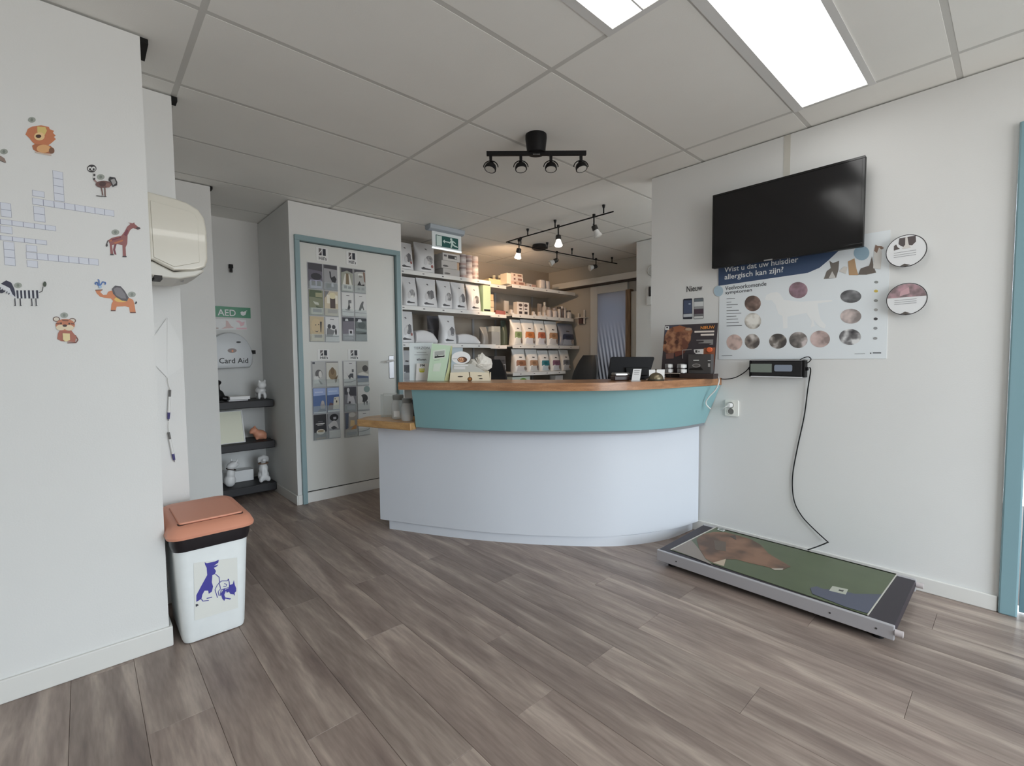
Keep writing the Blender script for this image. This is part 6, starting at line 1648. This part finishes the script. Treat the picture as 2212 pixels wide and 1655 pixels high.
carton('white and green packet on the bottom shelf above the counter', 1107, 1145, 814, 830, .76, .15, (190, 196, 186), shapes=[('e', (110, 150, 70), .6, .75, .2, .16), ('r', (60, 90, 46), .1, .6, .3, .8)])
carton('small white box on the bottom shelf left of the office chair', 1200, 1216, 811, 830, .76, .1, (190, 190, 190))
# --- right unit, second shelf
carton('white two-window dispenser box on the right second shelf', 1117, 1143, 653, 679, S2, .07, (206, 200, 196), yf=YF + .05, shapes=[('e', (86, 74, 72), .28, .76, .15, .12), ('e', (86, 74, 72), .72, .76, .15, .12), ('r', (70, 62, 62), .18, .42, .38, .52), ('r', (70, 62, 62), .62, .42, .82, .52), ('r', (60, 54, 54), .15, .08, .4, .28), ('r', (60, 54, 54), .6, .08, .85, .28), ('r', (120, 112, 110), .485, .35, .515, .95)])
for i, (xc, lab) in enumerate([(1107, 'leftmost small white notched price holder on the right second shelf'), (1155, 'second small white notched holder on the right second shelf'), (1168, 'third small white notched holder on the right second shelf'), (1178, 'rightmost small white notched holder on the right second shelf')]):
    F_ = Fr((0, YF + .02, 0), EX, EZ)
    a = F_.px(xc, 680)[0]
    o = ob('shelf_holder', MB().prism(F_, [(a - .03, S2 + .001), (a + .03, S2 + .001), (a + .03, S2 + .018), (a + .004, S2 + .018), (a + .004, S2 + .05), (a - .02, S2 + .055), (a - .026, S2 + .02)], -.03, 0), mat((200, 196, 194), .5, k=.8))
    tag(o, lab, 'holder', 'small white holders on the shelf')
carton('white tapered carton hanging at the back of the right second shelf', 1163, 1170, 656, 676, S2, .02, (190, 184, 182), yf=4.6)
bottle('white spray bottle at the back of the right second shelf', 1176, 653, 8, S2, (186, 182, 180), (200, 198, 196), yf=4.45)
for (xc, y0, w_, c1, c2, nk, lab) in [(1185, 664, 9, (170, 162, 160), (120, 112, 112), .5, 'first small printed bottle right of the notched holders'), (1197, 666, 9, (180, 174, 172), (140, 132, 132), .5, 'second small printed bottle on the right second shelf'), (1207.5, 663, 5, (196, 192, 190), (60, 54, 54), .8, 'slim white tube on the right second shelf'), (1213.5, 662, 5, (96, 84, 82), (190, 186, 184), .8, 'slim dark tube on the right second shelf'), (1219.5, 665, 5, (190, 184, 182), (150, 146, 146), .8, 'slim white tube next to the dark tube'), (1228, 671, 8, (196, 194, 194), (80, 76, 78), .6, 'white pump bottle at the right end of the second shelf')]:
    bottle(lab, xc, y0, w_, S2, c1, c2, neck=nk)
# --- right unit, top shelf
carton('cream carton with open top lit by the halogen spot on the top shelf', 1056, 1084, 603, 612, S1, .16, (214, 196, 156), yf=YM + .02)
for i, (xc, lab) in enumerate([(1067, 'left pale bottle standing behind the cream carton'), (1079, 'right pale bottle standing behind the cream carton')]):
    bottle(lab, xc, 595, 8, S1, (220, 206, 180), (230, 220, 200), yf=4.62, neck=.5)
carton('upright cream box brightly lit at the left end of the right top shelf', 1095, 1104, 590, 613, S1, .12, (222, 212, 196))
z = S1
for i, (lab, c_, hh) in enumerate([('lowest pink-white flat box of the top shelf pile', (196, 168, 154), .045), ('middle printed flat box of the top shelf pile', (206, 192, 184), .05), ('topmost cream flat box of the top shelf pile', (210, 194, 180), .045)]):
    F_ = Fr((0, YF + .02, 0), EX, EZ)
    a0, a1 = F_.px(1104.5, 605)[0], F_.px((1134, 1130, 1129)[i], 605)[0]
    t = thing('product_box', lab, 'box', 'boxes on the shelves')
    ob('carton', MB().box(F_, a0, a1, z + .0008, z + hh, -.12, 0), mat(c_, .4, k=.8), t, bevel=.002)
    prints(t, F_, [('r', (120, 90, 80), .2, .3, .35, .7), ('r', (140, 104, 92), .55, .25, .9, .75)], lambda x, y: (a0 + x * (a1 - a0), z + y * hh), c=.0008)
    z += hh
carton('small white box left of the silver tins on the top shelf', 1138, 1149, 613, 626, S1, .06, (186, 176, 172), shapes=[('r', (70, 60, 58), .5, .2, .8, .45)])
carton('small pink box touching the silver tins on the top shelf', 1149.5, 1158, 615, 626, S1, .06, (172, 140, 130))
bottle('large silver tin on the top shelf', 1168, 606, 14, S1, (176, 170, 166), (150, 146, 144), neck=0, cat='tin', name='tin')
bottle('small silver tin right of the large one on the top shelf', 1181, 608, 9, S1, (176, 170, 166), (150, 146, 144), neck=0, cat='tin', name='tin')
# --- small wall holder with tubes by the office door
t = thing('tube_holder', 'small white wall holder with two upright tubes beside the glass door', 'holder')
p0, p1 = onX(5.14, 1245, 687), onX(5.14, 1268, 687)
ob('tray', MB().wbox(5.09, 5.1795, p1.y, p0.y, p0.z - .01, p0.z), M_WHITE, t, bevel=.002)
for x in (1250, 1262):
    q = onX(5.135, x, 680)
    ob('tube', MB().cyl((5.135, q.y, p0.z - .09), (5.135, q.y, p0.z + (.06 if x < 1255 else .10)), .012, n=12), mat((200, 198, 196), .4, k=.8), t, smooth=True)
ob('dark_box', MB().wbox(5.115, 5.178, onX(5.14, 1259, 690).y, onX(5.14, 1252, 690).y, p0.z - .085, p0.z - .0105), mat((84, 66, 66), .5), t)
# --- devices on the office wall end
t = thing('intercom', 'white wall intercom partly hidden behind the right wall edge', 'intercom')
FO = Fr((4.519, 0, 0), -EY, EZ)
q0, q1 = FO.px(1399.5, 660), FO.px(1410, 618)
ob('panel', MB().box(FO, q0[0], q1[0], q0[1], q1[1], .0003, .03), M_WHITE, t, bevel=.004)
ob('handset', MB().box(FO, q0[0] + .036, q1[0], q0[1] + .09, q1[1] - .01, .0305, .05), mat((40, 38, 38), .4, k=1), t, bevel=.004)
q = FO.px(1411, 584)
o = ob('wall_clock', MB().lathe(FO.moved(q[0], q[1], 0.0005), [(.055, 0), (.06, .004), (.06, .02), (.052, .024), (.05, .018)], 26), mat((196, 194, 190), .4, k=1), smooth=True)
tag(o, 'round pale device high behind the right wall edge', 'clock')

# ================================================================== origins at each thing's base
bpy.context.view_layer.update()


def descend(o):
    out = [o]
    for c in o.children:
        out += descend(c)
    return out


for o in [q for q in scene.objects if q.parent is None and q.type in {'EMPTY', 'MESH'}]:
    tree = [q for q in descend(o) if q.type == 'MESH']
    own = [q for q in tree if q.data.users == 1 and q.location.length < 1e-9]
    if not own or o.location.length > 1e-9:
        continue
    lo, hi = Vec((1e9,) * 3), Vec((-1e9,) * 3)
    for q in own:
        for v in q.data.vertices:
            for i in range(3):
                lo[i], hi[i] = min(lo[i], v.co[i]), max(hi[i], v.co[i])
    base = Vec(((lo.x + hi.x) / 2, (lo.y + hi.y) / 2, lo.z))
    o.location = base
    T = Matrix.Translation(-base)
    for q in tree:
        if q in own:
            q.data.transform(T)
        else:
            q.location = Vec(q.location) - base
